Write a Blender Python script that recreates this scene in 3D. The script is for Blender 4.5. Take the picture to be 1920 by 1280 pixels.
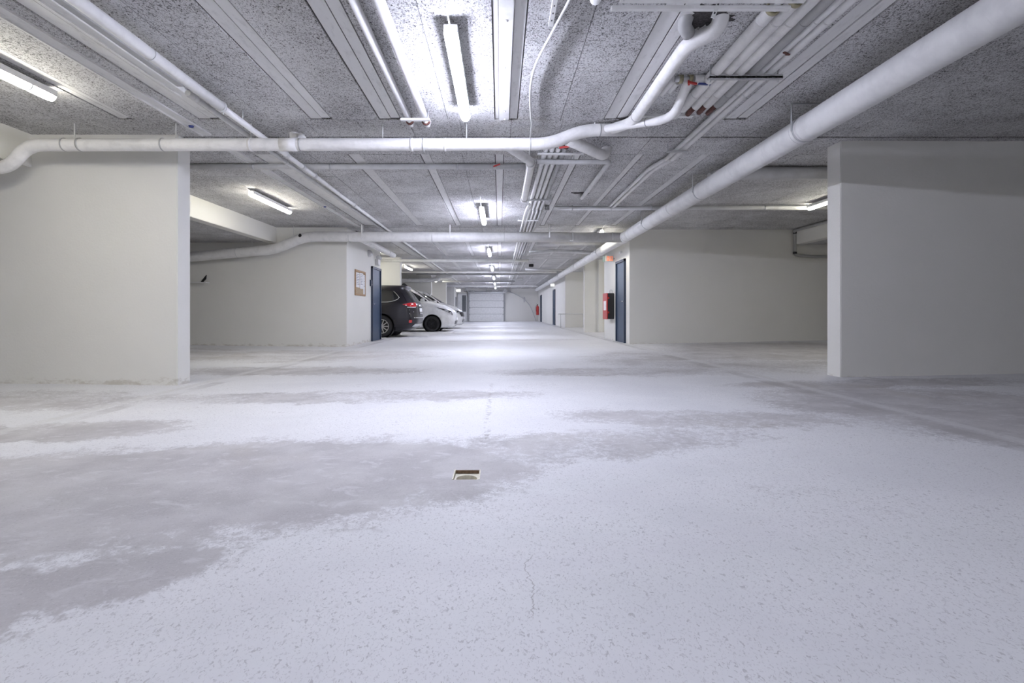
import bpy, bmesh, math, random
from mathutils import Vector, Matrix

random.seed(7)
for o in list(bpy.data.objects):
    bpy.data.objects.remove(o, do_unlink=True)
scene = bpy.context.scene
C = scene.collection
PI = math.pi

# ------------------------------------------------------------------ camera
CAMZ = 0.755
cam_d = bpy.data.cameras.new('camera')
cam = bpy.data.objects.new('camera', cam_d)
C.objects.link(cam)
cam.location = (0, 0, CAMZ)
cam.rotation_euler = (PI / 2, 0, 0)
cam_d.sensor_width = 36.0
cam_d.lens = 18.0                      # 960 px on a 1920 px wide frame
cam_d.shift_x = 23.0 / 1920
cam_d.shift_y = -55.3 / 1920
cam_d.clip_start = 0.05
cam_d.clip_end = 200
scene.camera = cam

# ------------------------------------------------------------------ world, exposure
world = bpy.data.worlds.new('world')
scene.world = world
world.use_nodes = True
world.node_tree.nodes['Background'].inputs[0].default_value = (0.02, 0.02, 0.022, 1)
world.node_tree.nodes['Background'].inputs[1].default_value = 1.0
vs = scene.view_settings
vs.view_transform = 'Standard'
vs.look = 'None'
vs.gamma = 1.0
vs.use_curve_mapping = False
vs.exposure = 0.42
COOL_S, WARM_S, DIM_S = 142.0, 50.0, 30.0            # lamp strengths (lamps are built further down)
COOL_C = (0.785, 0.812, 1.0)
WARM_C = (1.0, 0.96, 0.83)

# ------------------------------------------------------------------ node helpers
class NT:
    def __init__(s, name):
        s.m = bpy.data.materials.new(name)
        s.m.use_nodes = True
        s.t = s.m.node_tree
        s.b = s.t.nodes['Principled BSDF']
    def n(s, typ, **kw):
        nd = s.t.nodes.new(typ)
        for k, v in kw.items():
            setattr(nd, k, v)
        return nd
    def link(s, a, b):
        s.t.links.new(a, b)
    def put(s, sock, v):
        if isinstance(v, (int, float)):
            sock.default_value = v
        elif isinstance(v, (tuple, list)):
            v = tuple(v)
            if sock.type == 'RGBA' and len(v) == 3:
                v = v + (1,)
            sock.default_value = v
        else:
            s.link(v, sock)
    def pos(s):
        return s.n('ShaderNodeNewGeometry').outputs['Position']
    def xyz(s, v):
        nd = s.n('ShaderNodeSeparateXYZ'); s.link(v, nd.inputs[0])
        return nd.outputs[0], nd.outputs[1], nd.outputs[2]
    def comb(s, x, y, z):
        nd = s.n('ShaderNodeCombineXYZ')
        s.put(nd.inputs[0], x); s.put(nd.inputs[1], y); s.put(nd.inputs[2], z)
        return nd.outputs[0]
    def mul(s, v, k):
        nd = s.n('ShaderNodeVectorMath', operation='MULTIPLY')
        s.link(v, nd.inputs[0]); nd.inputs[1].default_value = k
        return nd.outputs[0]
    def ma(s, op, a, b=0.0, c=None, clamp=False):
        nd = s.n('ShaderNodeMath', operation=op, use_clamp=clamp)
        s.put(nd.inputs[0], a); s.put(nd.inputs[1], b)
        if c is not None:
            s.put(nd.inputs[2], c)
        return nd.outputs[0]
    def noise(s, vec, scale, detail=4, rough=0.55, dist=0.0):
        nd = s.n('ShaderNodeTexNoise')
        s.link(vec, nd.inputs['Vector'])
        nd.inputs['Scale'].default_value = scale
        nd.inputs['Detail'].default_value = detail
        nd.inputs['Roughness'].default_value = rough
        nd.inputs['Distortion'].default_value = dist
        return nd.outputs['Fac']
    def step(s, v, a, b, lo=0.0, hi=1.0):
        nd = s.n('ShaderNodeMapRange', interpolation_type='SMOOTHSTEP')
        s.put(nd.inputs[0], v)
        nd.inputs[1].default_value = a; nd.inputs[2].default_value = b
        nd.inputs[3].default_value = lo; nd.inputs[4].default_value = hi
        return nd.outputs[0]
    def mix(s, f, a, b):
        nd = s.n('ShaderNodeMix', data_type='RGBA')
        s.put(nd.inputs[0], f); s.put(nd.inputs[6], a); s.put(nd.inputs[7], b)
        return nd.outputs[2]
    def bump(s, h, strength, dist):
        nd = s.n('ShaderNodeBump')
        s.link(h, nd.inputs['Height'])
        nd.inputs['Strength'].default_value = strength
        nd.inputs['Distance'].default_value = dist
        s.link(nd.outputs[0], s.b.inputs['Normal'])
    def out(s, col, rough=0.6, metal=0.0):
        s.put(s.b.inputs['Base Color'], col)
        s.put(s.b.inputs['Roughness'], rough)
        s.b.inputs['Metallic'].default_value = metal
        return s.m

def simple(name, col, rough=0.5, metal=0.0, var=0.06, scale=9.0, bump=0.0, coat=0.0, spec=None):
    t = NT(name)
    p = t.pos()
    n = t.noise(p, scale, 3)
    dark = tuple(c * (1 - var) for c in col); lite = tuple(min(1, c * (1 + var)) for c in col)
    c = t.mix(t.step(n, 0.3, 0.7), dark, lite)
    if bump:
        t.bump(t.noise(p, scale * 8, 3), bump, 0.004)
    m = t.out(c, rough, metal)
    if coat:
        t.b.inputs['Coat Weight'].default_value = coat
        t.b.inputs['Coat Roughness'].default_value = 0.06
    if spec is not None:
        t.b.inputs['Specular IOR Level'].default_value = spec
    return m

def emit(name, col, s, base=(0.9, 0.9, 0.9)):
    t = NT(name)
    t.put(t.b.inputs['Emission Color'], col)
    t.b.inputs['Emission Strength'].default_value = s
    return t.out(base, 0.4)

# ------------------------------------------------------------------ materials
def m_wall(name, col):
    t = NT(name)
    p = t.pos(); x, y, z = t.xyz(p)
    n = t.noise(p, 0.7, 4, 0.6)
    c = t.mix(t.step(n, 0.35, 0.7), tuple(k * 0.965 for k in col), col)
    # scuffs and grime with their own ragged outline low on the plaster
    g = t.noise(t.mul(p, (6, 6, 14)), 1.3, 6, 0.7)
    low = t.step(z, -0.02, 0.09, 0.25, 0.0)
    c = t.mix(t.ma('MULTIPLY', t.step(t.ma('ADD', g, low), 0.66, 0.86), 0.45), c, (0.38, 0.33, 0.25))
    sc = t.noise(t.mul(p, (3, 3, 10)), 1.1, 5, 0.7, 0.6)
    c = t.mix(t.ma('MULTIPLY', t.step(sc, 0.70, 0.78), 0.25), c, (0.42, 0.40, 0.38))
    h = t.ma('ADD', t.noise(p, 45, 4, 0.6), t.ma('MULTIPLY', t.noise(p, 5, 3), 1.5))
    t.bump(h, 0.35, 0.004)
    return t.out(c, 0.62)

M = {}
M['wall'] = m_wall('painted_plaster', (0.80, 0.79, 0.745))

def m_board():
    t = NT('wood_wool_board')
    p = t.pos()
    big = t.noise(p, 1.6, 4, 0.65)
    mid = t.noise(p, 14, 4, 0.65, 0.4)
    w = t.noise(t.mul(p, (1.0, 0.7, 1.0)), 88, 5, 0.75, 1.0)
    v = t.ma('ADD', w, t.ma('MULTIPLY', t.ma('SUBTRACT', big, 0.5), 0.12))
    v = t.ma('ADD', v, t.ma('MULTIPLY', t.ma('SUBTRACT', mid, 0.5), 0.09))
    f = t.step(v, 0.385, 0.515)
    lite = t.mix(t.step(big, 0.35, 0.7), (0.63, 0.625, 0.63), (0.74, 0.735, 0.735))
    c = t.mix(f, (0.085, 0.078, 0.078), lite)
    # yellowish leak stains with their own outline
    st = t.noise(p, 0.55, 5, 0.7, 0.8)
    c = t.mix(t.ma('MULTIPLY', t.step(st, 0.66, 0.75), 0.35), c, (0.40, 0.34, 0.22))
    t.bump(v, 0.8, 0.012)
    return t.out(c, 0.9)
M['board'] = m_board()

def m_strip():
    t = NT('smooth_painted_strip')
    p = t.pos()
    n = t.noise(t.mul(p, (1, 0.35, 1)), 16, 5, 0.7)
    c = t.mix(t.step(n, 0.30, 0.50), (0.56, 0.555, 0.55), (0.68, 0.675, 0.67))
    t.bump(n, 0.3, 0.003)
    return t.out(c, 0.65)
M['strip'] = m_strip()

def m_pipe(name, col, band=0.0, rough=0.5):
    t = NT(name)
    p = t.pos()
    n = t.noise(p, 7, 5, 0.65)
    c = t.mix(t.step(n, 0.28, 0.6), tuple(k * 0.86 for k in col), col)
    d = t.noise(p, 30, 4, 0.7, 1.0)
    c = t.mix(t.ma('MULTIPLY', t.step(d, 0.70, 0.80), 0.4), c, (0.33, 0.30, 0.26))
    t.bump(t.ma('ADD', t.noise(p, 26, 4, 0.6), t.ma('MULTIPLY', n, 1.2)), 0.25 + band, 0.006)
    return t.out(c, rough)
M['insul'] = m_pipe('white_insulation', (0.80, 0.79, 0.775), 0.35, 0.55)
M['plast'] = m_pipe('white_plastic_pipe', (0.76, 0.755, 0.75), 0.0, 0.4)
M['pgrey'] = m_pipe('grey_painted_pipe', (0.60, 0.60, 0.60), 0.1, 0.5)
M['pdark'] = m_pipe('dusty_grey_pipe', (0.42, 0.42, 0.42), 0.2, 0.6)

def m_spiral():
    t = NT('wrapped_duct')
    p = t.pos(); x, y, z = t.xyz(p)
    n = t.noise(p, 5, 4, 0.6)
    # wound wrapping: one turn every 9 cm, slanted across the pipe
    ph = t.ma('ADD', t.ma('MULTIPLY', y, 11.0), t.ma('MULTIPLY', x, 2.5))
    ph = t.ma('ADD', ph, t.ma('MULTIPLY', n, 0.7))
    fr = t.ma('FRACT', ph)
    seam = t.step(fr, 0.0, 0.10)
    c = t.mix(t.step(n, 0.3, 0.62), (0.68, 0.675, 0.67), (0.78, 0.775, 0.765))
    t.bump(t.ma('ADD', seam, t.noise(p, 30, 3)), 0.22, 0.004)
    return t.out(c, 0.5)
M['duct'] = m_spiral()

def m_floor():
    t = NT('worn_painted_concrete')
    p = t.pos(); x, y, z = t.xyz(p)
    warp = t.noise(p, 1.1, 5, 0.62)
    warp2 = t.noise(p, 3.1, 5, 0.65)
    sx = t.ma('ADD', x, t.ma('MULTIPLY', t.ma('SUBTRACT', warp, 0.5), 0.9))
    sy = t.ma('ADD', y, t.ma('MULTIPLY', t.ma('SUBTRACT', warp2, 0.5), 0.7))
    def ell(cx, cy, a, b, ang, k=1.0):
        ca, sa = math.cos(ang), math.sin(ang)
        dx = t.ma('SUBTRACT', sx, cx); dy = t.ma('SUBTRACT', sy, cy)
        u = t.ma('ADD', t.ma('MULTIPLY', dx, ca / a), t.ma('MULTIPLY', dy, sa / a))
        v = t.ma('ADD', t.ma('MULTIPLY', dx, -sa / b), t.ma('MULTIPLY', dy, ca / b))
        d = t.ma('ADD', t.ma('MULTIPLY', u, u), t.ma('MULTIPLY', v, v))
        return t.ma('MULTIPLY', t.step(d, 0.35, 1.5, 1.0, 0.0), k)
    fld = ell(-1.75, 2.30, 2.1, 0.74, 0.22)
    for e in [(-1.35, 1.42, 0.55, 0.22, 0.55, 0.85), (0.55, 3.0, 1.1, 0.36, 0.2, 0.62),
              (1.45, 3.7, 1.1, 0.35, -0.1, 0.6), (3.6, 3.9, 1.5, 1.2, -0.7, 0.75), (3.9, 5.3, 1.6, 0.35, 0, 0.7),
              (-1.5, 4.75, 1.9, 0.35, 0.05, 0.62), (-3.4, 3.35, 1.3, 0.35, 0.15, 0.85),
              (-4.3, 4.6, 1.2, 0.6, 0.0, 0.6), (1.6, 6.6, 1.9, 0.5, 0, 0.62), (-3.0, 6.9, 2.0, 0.55, 0, 0.7),
              (3.4, 8.2, 2.2, 2.0, 0, 0.55), (-3.6, 9.4, 2.6, 1.4, 0, 0.62), (0.2, 14.0, 2.4, 0.5, 0.1, 0.45),
              (5.5, 9.5, 2.5, 2.6, 0, 0.75), (-6.2, 9.0, 1.6, 2.2, 0, 0.6)]:
        fld = t.ma('MAXIMUM', fld, ell(*e))
    patch = t.noise(t.mul(p, (0.75, 1.0, 1.0)), 1.5, 7, 0.62, 0.5)
    fine = t.noise(p, 22, 5, 0.7, 0.6)
    w = t.ma('ADD', t.ma('MULTIPLY', fld, 0.46), t.ma('MULTIPLY', patch, 0.62))
    w = t.ma('ADD', w, t.ma('MULTIPLY', t.ma('SUBTRACT', fine, 0.5), 0.34))
    worn = t.step(w, 0.46, 0.66)
    half = t.step(w, 0.36, 0.52)
    # old edge lines along the bays: a light stripe with a dirty side
    def stripe(cx, wd):
        d = t.ma('ABSOLUTE', t.ma('SUBTRACT', t.ma('ADD', x, t.ma('MULTIPLY', t.ma('SUBTRACT', warp2, 0.5), 0.05)), cx))
        return t.step(d, wd * 0.5, wd, 1.0, 0.0)
    dirt = t.ma('MAXIMUM', stripe(2.90, 0.10), stripe(-3.17, 0.10))
    dirt = t.ma('MULTIPLY', dirt, t.ma('MULTIPLY', t.step(patch, 0.35, 0.6), 0.5))
    line = t.ma('MAXIMUM', stripe(3.06, 0.06), stripe(-3.33, 0.07))
    line = t.ma('MULTIPLY', line, t.step(fine, 0.35, 0.5))
    paint = t.mix(t.step(patch, 0.3, 0.65), (0.70, 0.70, 0.715), (0.76, 0.76, 0.77))
    bare = t.mix(t.step(t.noise(p, 2.7, 5, 0.6), 0.35, 0.65), (0.44, 0.425, 0.43), (0.54, 0.525, 0.525))
    bare = t.mix(t.ma('MULTIPLY', t.step(t.noise(p, 0.9, 4), 0.56, 0.7), 0.5), bare, (0.45, 0.42, 0.39))
    grain = t.noise(p, 110, 4, 0.75)
    mott = t.noise(t.mul(p, (0.8, 1.2, 1)), 9, 6, 0.7, 0.6)
    bare = t.mix(t.ma('MULTIPLY', t.step(grain, 0.56, 0.66), 0.55), bare, (0.60, 0.59, 0.59))
    bare = t.mix(t.ma('MULTIPLY', t.step(grain, 0.42, 0.32), 0.5), bare, (0.24, 0.23, 0.23))
    bare = t.mix(t.ma('MULTIPLY', t.step(mott, 0.52, 0.68), 0.6), bare, (0.64, 0.63, 0.635))
    # chipped flecks in the paint, denser where it is half worn
    fl = t.noise(t.mul(p, (1.0, 0.7, 1)), 88, 3, 0.62, 0.8)
    fl = t.ma('ADD', fl, t.ma('MULTIPLY', t.ma('SUBTRACT', patch, 0.5), 0.10))
    flecks = t.ma('MULTIPLY', t.step(t.ma('ADD', fl, t.ma('MULTIPLY', half, 0.07)), 0.605, 0.65), 0.7)
    fl2 = t.noise(t.mul(p, (1.2, 0.8, 1)), 130, 2, 0.6, 0.5)
    flecks = t.ma('MAXIMUM', flecks, t.ma('MULTIPLY', t.step(fl2, 0.58, 0.64), 0.38))
    c = t.mix(flecks, paint, (0.43, 0.42, 0.43))
    c = t.mix(t.ma('MULTIPLY', t.ma('MULTIPLY', half, t.step(fine, 0.40, 0.62)), 0.55), c, (0.50, 0.485, 0.49))
    c = t.mix(worn, c, bare)
    c = t.mix(dirt, c, (0.36, 0.345, 0.345))
    c = t.mix(t.ma('MULTIPLY', line, 0.75), c, (0.62, 0.615, 0.61))
    # two hairline cracks
    def crack(cx, amp, y0, y1, wd, sc):
        wob = t.ma('MULTIPLY', t.ma('SUBTRACT', t.noise(t.comb(0.0, y, 0.0), sc, 5, 0.7), 0.5), amp)
        d = t.ma('ABSOLUTE', t.ma('SUBTRACT', t.ma('ADD', x, wob), cx))
        k = t.step(d, wd * 0.4, wd, 1.0, 0.0)
        gate = t.ma('MULTIPLY', t.step(y, y0, y0 + 0.05), t.step(y, y1 - 0.05, y1, 1.0, 0.0))
        return t.ma('MULTIPLY', k, gate)
    ck = t.ma('MAXIMUM', crack(0.09, 0.16, 1.28, 1.66, 0.0022, 5.0), t.ma('MULTIPLY', crack(-0.09, 0.12, 2.9, 5.6, 0.03, 2.5), t.step(fine, 0.5, 0.6)))
    c = t.mix(t.ma('MULTIPLY', ck, 0.6), c, (0.30, 0.28, 0.27))
    h = t.ma('SUBTRACT', t.ma('MULTIPLY', fine, 0.4), t.ma('ADD', worn, flecks))
    t.bump(t.ma('ADD', h, t.ma('MULTIPLY', grain, 0.5)), 0.25, 0.0025)
    r = t.ma('ADD', 0.62, t.ma('MULTIPLY', worn, 0.1))
    return t.out(c, r)
M['floor'] = m_floor()

M['white'] = simple('white_enamel', (0.80, 0.80, 0.79), 0.4)
M['metal'] = simple('galvanised_steel', (0.55, 0.56, 0.57), 0.42, 0.7)
M['chrome'] = simple('bright_chrome', (0.78, 0.78, 0.79), 0.15, 1.0)
M['dark'] = simple('dark_rubber', (0.025, 0.025, 0.027), 0.6)
M['tyre'] = simple('tyre_rubber', (0.022, 0.022, 0.024), 0.75)
M['black'] = simple('black_plastic', (0.018, 0.018, 0.02), 0.35)
M['blue'] = simple('dark_blue_door_paint', (0.032, 0.060, 0.115), 0.42)
M['bluef'] = simple('blue_frame_paint', (0.02, 0.035, 0.07), 0.4)
M['red'] = simple('signal_red', (0.50, 0.035, 0.03), 0.35)
M['rust'] = simple('rusty_iron', (0.12, 0.05, 0.04), 0.85, var=0.4, scale=40)
M['brass'] = simple('tarnished_brass', (0.34, 0.31, 0.20), 0.45, 0.4, var=0.2, scale=40)
M['bluep'] = simple('blue_plastic', (0.03, 0.05, 0.22), 0.45)
M['wood'] = simple('pine_frame', (0.42, 0.27, 0.15), 0.6, var=0.2, scale=30)
M['cork'] = simple('cork', (0.46, 0.36, 0.24), 0.9, var=0.25, scale=60)
M['paper'] = simple('paper', (0.85, 0.85, 0.86), 0.8)
M['ink'] = simple('printed_text', (0.25, 0.26, 0.30), 0.8)
M['cream'] = simple('cream_plastic', (0.74, 0.71, 0.58), 0.5, var=0.1, scale=40)
M['dusty'] = simple('dusty_drain_metal', (0.47, 0.45, 0.38), 0.7, var=0.25, scale=60)
M['brown'] = simple('brown_grime', (0.20, 0.13, 0.08), 0.9, var=0.3, scale=60)
M['hole'] = simple('broken_mineral_fibre', (0.06, 0.055, 0.055), 0.95, var=0.5, scale=60, bump=0.8)
M['suv'] = simple('dark_plum_car_paint', (0.009, 0.0075, 0.013), 0.35, 0.0, coat=0.35)
M['carw'] = simple('white_car_paint', (0.80, 0.80, 0.80), 0.3, coat=0.8)
M['glass'] = simple('tinted_car_glass', (0.012, 0.013, 0.015), 0.06, coat=0.5)
M['tail'] = simple('red_lamp_lens', (0.55, 0.012, 0.02), 0.12, coat=1.0)
M['lens'] = simple('clear_lamp_lens', (0.72, 0.74, 0.78), 0.08, 0.2, coat=1.0)
M['alloy'] = simple('alloy_wheel', (0.60, 0.60, 0.60), 0.28, 0.8)
M['cool'] = emit('cool_tube', COOL_C, COOL_S)
M['warm'] = emit('warm_tube', WARM_C, WARM_S)
M['dim'] = emit('dim_warm_tube', WARM_C, DIM_S)
M['exit_red'] = emit('lit_orange_sign', (1.0, 0.30, 0.14), 0.42, (0.6, 0.2, 0.12))
M['exit_white'] = emit('lit_white_sign', (1.0, 0.98, 0.95), 2.0)
M['gpane'] = simple('wired_glass', (0.16, 0.17, 0.18), 0.15)
M['green'] = simple('green_sign_side', (0.33, 0.42, 0.40), 0.4)

# ------------------------------------------------------------------ mesh builder
class MB:
    def __init__(s):
        s.v = []; s.f = []; s.sm = []
    def add(s, vs, fs, smooth=False):
        o = len(s.v)
        s.v += [Vector(q) for q in vs]
        for f in fs:
            s.f.append([i + o for i in f]); s.sm.append(smooth)
        return s
    def box(s, x0, x1, y0, y1, z0, z1):
        vs = [(x, y, z) for z in (z0, z1) for y in (y0, y1) for x in (x0, x1)]
        return s.add(vs, [(0, 2, 3, 1), (4, 5, 7, 6), (0, 1, 5, 4), (2, 6, 7, 3), (0, 4, 6, 2), (1, 3, 7, 5)])
    def cbox(s, c, d, rot=None):
        vs = []
        for z in (-1, 1):
            for y in (-1, 1):
                for x in (-1, 1):
                    q = Vector((x * d[0] / 2, y * d[1] / 2, z * d[2] / 2))
                    if rot is not None:
                        q = rot @ q
                    vs.append(Vector(c) + q)
        return s.add(vs, [(0, 2, 3, 1), (4, 5, 7, 6), (0, 1, 5, 4), (2, 6, 7, 3), (0, 4, 6, 2), (1, 3, 7, 5)])
    def rbox(s, x0, x1, y0, y1, z0, z1, b=0.01):
        bm = bmesh.new()
        bmesh.ops.create_cube(bm, size=1)
        for v in bm.verts:
            v.co = Vector(((x0 + x1) / 2 + v.co.x * (x1 - x0), (y0 + y1) / 2 + v.co.y * (y1 - y0), (z0 + z1) / 2 + v.co.z * (z1 - z0)))
        bmesh.ops.bevel(bm, geom=bm.edges[:], offset=b, segments=2, affect='EDGES')
        bm.verts.index_update()
        s.add([v.co.copy() for v in bm.verts], [[v.index for v in f.verts] for f in bm.faces])
        bm.free()
        return s
    def tube(s, pts, r, n=14, cap=True):
        pts = [Vector(p) for p in pts]
        rs = r if isinstance(r, (list, tuple)) else [r] * len(pts)
        tan = []
        for i in range(len(pts)):
            a = pts[max(0, i - 1)]; b = pts[min(len(pts) - 1, i + 1)]
            tan.append((b - a).normalized())
        t0 = tan[0]
        up = Vector((0, 0, 1)) if abs(t0.z) < 0.9 else Vector((1, 0, 0))
        u = t0.cross(up).normalized()
        vs = []; fs = []
        for i, p in enumerate(pts):
            u = (u - tan[i] * u.dot(tan[i])).normalized()
            w = tan[i].cross(u)
            for k in range(n):
                a = 2 * PI * k / n
                vs.append(p + (u * math.cos(a) + w * math.sin(a)) * rs[i])
        for i in range(len(pts) - 1):
            for k in range(n):
                k2 = (k + 1) % n
                fs.append((i * n + k, i * n + k2, (i + 1) * n + k2, (i + 1) * n + k))
        s.add(vs, fs, True)
        if cap:
            o = len(s.v) - len(vs)
            s.f.append([o + k for k in reversed(range(n))]); s.sm.append(False)
            s.f.append([o + (len(pts) - 1) * n + k for k in range(n)]); s.sm.append(False)
        return s
    def cyl(s, a, b, r, n=14):
        return s.tube([a, b], r, n)
    def ring(s, c, axis, r, w, th, n=20):
        """flat band of width w and thickness th around a pipe of radius r"""
        ax = Vector(axis).normalized(); c = Vector(c)
        up = Vector((0, 0, 1)) if abs(ax.z) < 0.9 else Vector((1, 0, 0))
        u = ax.cross(up).normalized(); v = ax.cross(u)
        prof = [(-w / 2, r), (-w / 2, r + th), (w / 2, r + th), (w / 2, r)]
        vs = []; fs = []
        for k in range(n):
            a = 2 * PI * k / n
            d = u * math.cos(a) + v * math.sin(a)
            for (h, q) in prof:
                vs.append(c + ax * h + d * q)
        for k in range(n):
            k2 = (k + 1) % n
            for j in range(4):
                j2 = (j + 1) % 4
                fs.append((k * 4 + j, k * 4 + j2, k2 * 4 + j2, k2 * 4 + j))
        return s.add(vs, fs, True)
    def lathe(s, prof, c, axis=(0, 0, 1), n=24):
        ax = Vector(axis).normalized(); c = Vector(c)
        up = Vector((0, 0, 1)) if abs(ax.z) < 0.9 else Vector((1, 0, 0))
        u = ax.cross(up).normalized(); v = ax.cross(u)
        vs = []; fs = []
        for k in range(n):
            a = 2 * PI * k / n
            d = u * math.cos(a) + v * math.sin(a)
            for (r, h) in prof:
                vs.append(c + ax * h + d * r)
        m = len(prof)
        for k in range(n):
            k2 = (k + 1) % n
            for j in range(m - 1):
                fs.append((k * m + j, k * m + j + 1, k2 * m + j + 1, k2 * m + j))
        return s.add(vs, fs, True)
    def prism(s, poly, axis, h0, h1):
        """poly of 2D points in the plane across axis ('x': (y,z), 'y': (x,z), 'z': (x,y))"""
        def mk(p, h):
            return {'x': (h, p[0], p[1]), 'y': (p[0], h, p[1]), 'z': (p[0], p[1], h)}[axis]
        n = len(poly)
        vs = [mk(p, h0) for p in poly] + [mk(p, h1) for p in poly]
        fs = [list(reversed(range(n))), list(range(n, 2 * n))]
        fs += [(k, (k + 1) % n, (k + 1) % n + n, k + n) for k in range(n)]
        return s.add(vs, fs)
    def mesh(s, name, mat, off):
        me = bpy.data.meshes.new(name)
        me.from_pydata([tuple(v - off) for v in s.v], [], s.f)
        me.polygons.foreach_set('use_smooth', s.sm)
        me.materials.append(mat)
        bm = bmesh.new(); bm.from_mesh(me)
        bmesh.ops.recalc_face_normals(bm, faces=bm.faces[:])
        bm.to_mesh(me); bm.free()
        me.update()
        return me
    def build(s, name, mat, parent=None, local=False, origin=None):
        mat = M[mat] if isinstance(mat, str) else mat
        off = Vector((0, 0, 0))
        if parent is not None and not local:
            q = parent
            while q is not None:
                off += q.location; q = q.parent
        if parent is None:
            if origin is None:
                lo = [min(v[i] for v in s.v) for i in range(3)]; hi = [max(v[i] for v in s.v) for i in range(3)]
                origin = ((lo[0] + hi[0]) / 2, (lo[1] + hi[1]) / 2, lo[2])
            off = Vector(origin)
        o = bpy.data.objects.new(name, s.mesh(name, mat, off))
        C.objects.link(o)
        if parent is not None:
            o.parent = parent
        else:
            o.location = off
        return o

def thing(name, label, cat, loc=(0, 0, 0), group=None, rz=0.0):
    o = bpy.data.objects.new(name, None)
    o.empty_display_size = 0.1
    C.objects.link(o)
    o.location = loc; o.rotation_euler = (0, 0, rz)
    o['label'] = label; o['category'] = cat
    if group:
        o['group'] = group
    return o
def tag(o, label, cat, group=None):
    o['label'] = label; o['category'] = cat
    if group:
        o['group'] = group
    return o
def struct(o, label=None):
    o['kind'] = 'structure'
    if label:
        o['label'] = label
    return o
def copy_tree(o, parent=None):
    c = o.copy(); C.objects.link(c); c.parent = parent
    for ch in o.children:
        copy_tree(ch, c)
    return c

def fillet(pts, r, seg=6):
    """round the corners of a polyline"""
    pts = [Vector(p) for p in pts]
    out = [pts[0]]
    for i in range(1, len(pts) - 1):
        p = pts[i]; a = pts[i - 1] - p; b = pts[i + 1] - p
        d = min(r, a.length * 0.48, b.length * 0.48)
        p0 = p + a.normalized() * d; p1 = p + b.normalized() * d
        for k in range(seg + 1):
            t = k / seg
            out.append(p0 * (1 - t) ** 2 + p * 2 * t * (1 - t) + p1 * t * t)
    out.append(pts[-1])
    return out
def spline(pts, seg=8):
    pts = [Vector(p) for p in pts]
    q = [pts[0] * 2 - pts[1]] + pts + [pts[-1] * 2 - pts[-2]]
    out = []
    for i in range(1, len(q) - 2):
        for k in range(seg):
            t = k / seg
            out.append(0.5 * ((2 * q[i]) + (q[i + 1] - q[i - 1]) * t + (2 * q[i - 1] - 5 * q[i] + 4 * q[i + 1] - q[i + 2]) * t * t
                              + (3 * q[i] - q[i - 1] - 3 * q[i + 1] + q[i + 2]) * t ** 3))
    out.append(pts[-1])
    return out

# ------------------------------------------------------------------ the setting
CEIL = 2.70
BOARD = 0.014
def fz(x):
    if x < -3.5:
        return -0.045 + 0.012 * (-3.5 - x)
    if x < 3.0:
        return -0.045 + 0.045 * (x + 3.5) / 6.5
    return 0.02 * (x - 3.0)

# floor with the recess of the drain cut out of it
DX0, DX1, DY0, DY1 = -0.222, -0.093, 2.375, 2.52
xs = [-10.5, -7, -3.5, DX0, DX1, 3.0, 7, 12]
ys = [-9.3, DY0, DY1, 43]
mb = MB()
for i in range(len(xs) - 1):
    for j in range(len(ys) - 1):
        if xs[i] == DX0 and ys[j] == DY0:
            continue
        a, b, c, d = xs[i], xs[i + 1], ys[j], ys[j + 1]
        mb.add([(a, c, fz(a)), (b, c, fz(b)), (b, d, fz(b)), (a, d, fz(a))], [(0, 1, 2, 3)])
zt = fz(-0.15)
for (a, b) in [((DX0, DY0), (DX1, DY0)), ((DX1, DY0), (DX1, DY1)), ((DX1, DY1), (DX0, DY1)), ((DX0, DY1), (DX0, DY0))]:
    mb.add([(a[0], a[1], fz(a[0])), (b[0], b[1], fz(b[0])), (b[0], b[1], -0.12), (a[0], a[1], -0.12)], [(0, 1, 2, 3)])
mb.add([(DX0, DY0, -0.12), (DX1, DY0, -0.12), (DX1, DY1, -0.12), (DX0, DY1, -0.12)], [(0, 1, 2, 3)])
struct(mb.build('floor', 'floor', origin=(0, 0, 0)), 'worn white painted concrete floor with bare grey patches')

# ceiling slab, lowered side strips and beams
ceiling = struct(MB().box(-5.1, 6.9, -9.3, 43, CEIL, CEIL + 0.2).build('ceiling', 'hole', origin=(0, 0, CEIL)), 'grey speckled board ceiling with smooth strips')
def wall(name, x0, x1, y0, y1, z0, z1, label, mat='wall', b=0.008):
    return struct(MB().rbox(x0, x1, y0, y1, z0, z1, b).build(name, mat), label)
struct(MB().box(-10.5, -5.3, -9.3, 43, 2.34, 2.5).build('ceiling_low_left', 'board'), 'lowered board ceiling over the left parking bays')
struct(MB().box(7.1, 12, -9.3, 43, 2.34, 2.5).build('ceiling_low_right', 'board'), 'lowered board ceiling over the right parking bays')
wall('trim_1', -5.3, -5.1, -9.3, 43, 2.33, 2.9, 'white downstand beam along the left bays')
wall('trim_2', 6.9, 7.1, -9.3, 43, 2.33, 2.9, 'white downstand beam along the right bays')
wall('wall_far_side_left', -10.7, -10.5, -9.3, 43, -0.3, 2.9, 'outer wall behind the left bays')
wall('wall_far_side_right', 12, 12.2, -9.3, 43, -0.3, 2.9, 'outer wall behind the right bays')
wall('wall_back', -10.7, 12.2, -9.5, -9.3, -0.3, 2.9, 'wall behind the photographer')
wall('wall_end', -10.7, 12.2, 42.0, 42.3, -0.3, 2.9, 'white end wall around the garage door')
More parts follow.
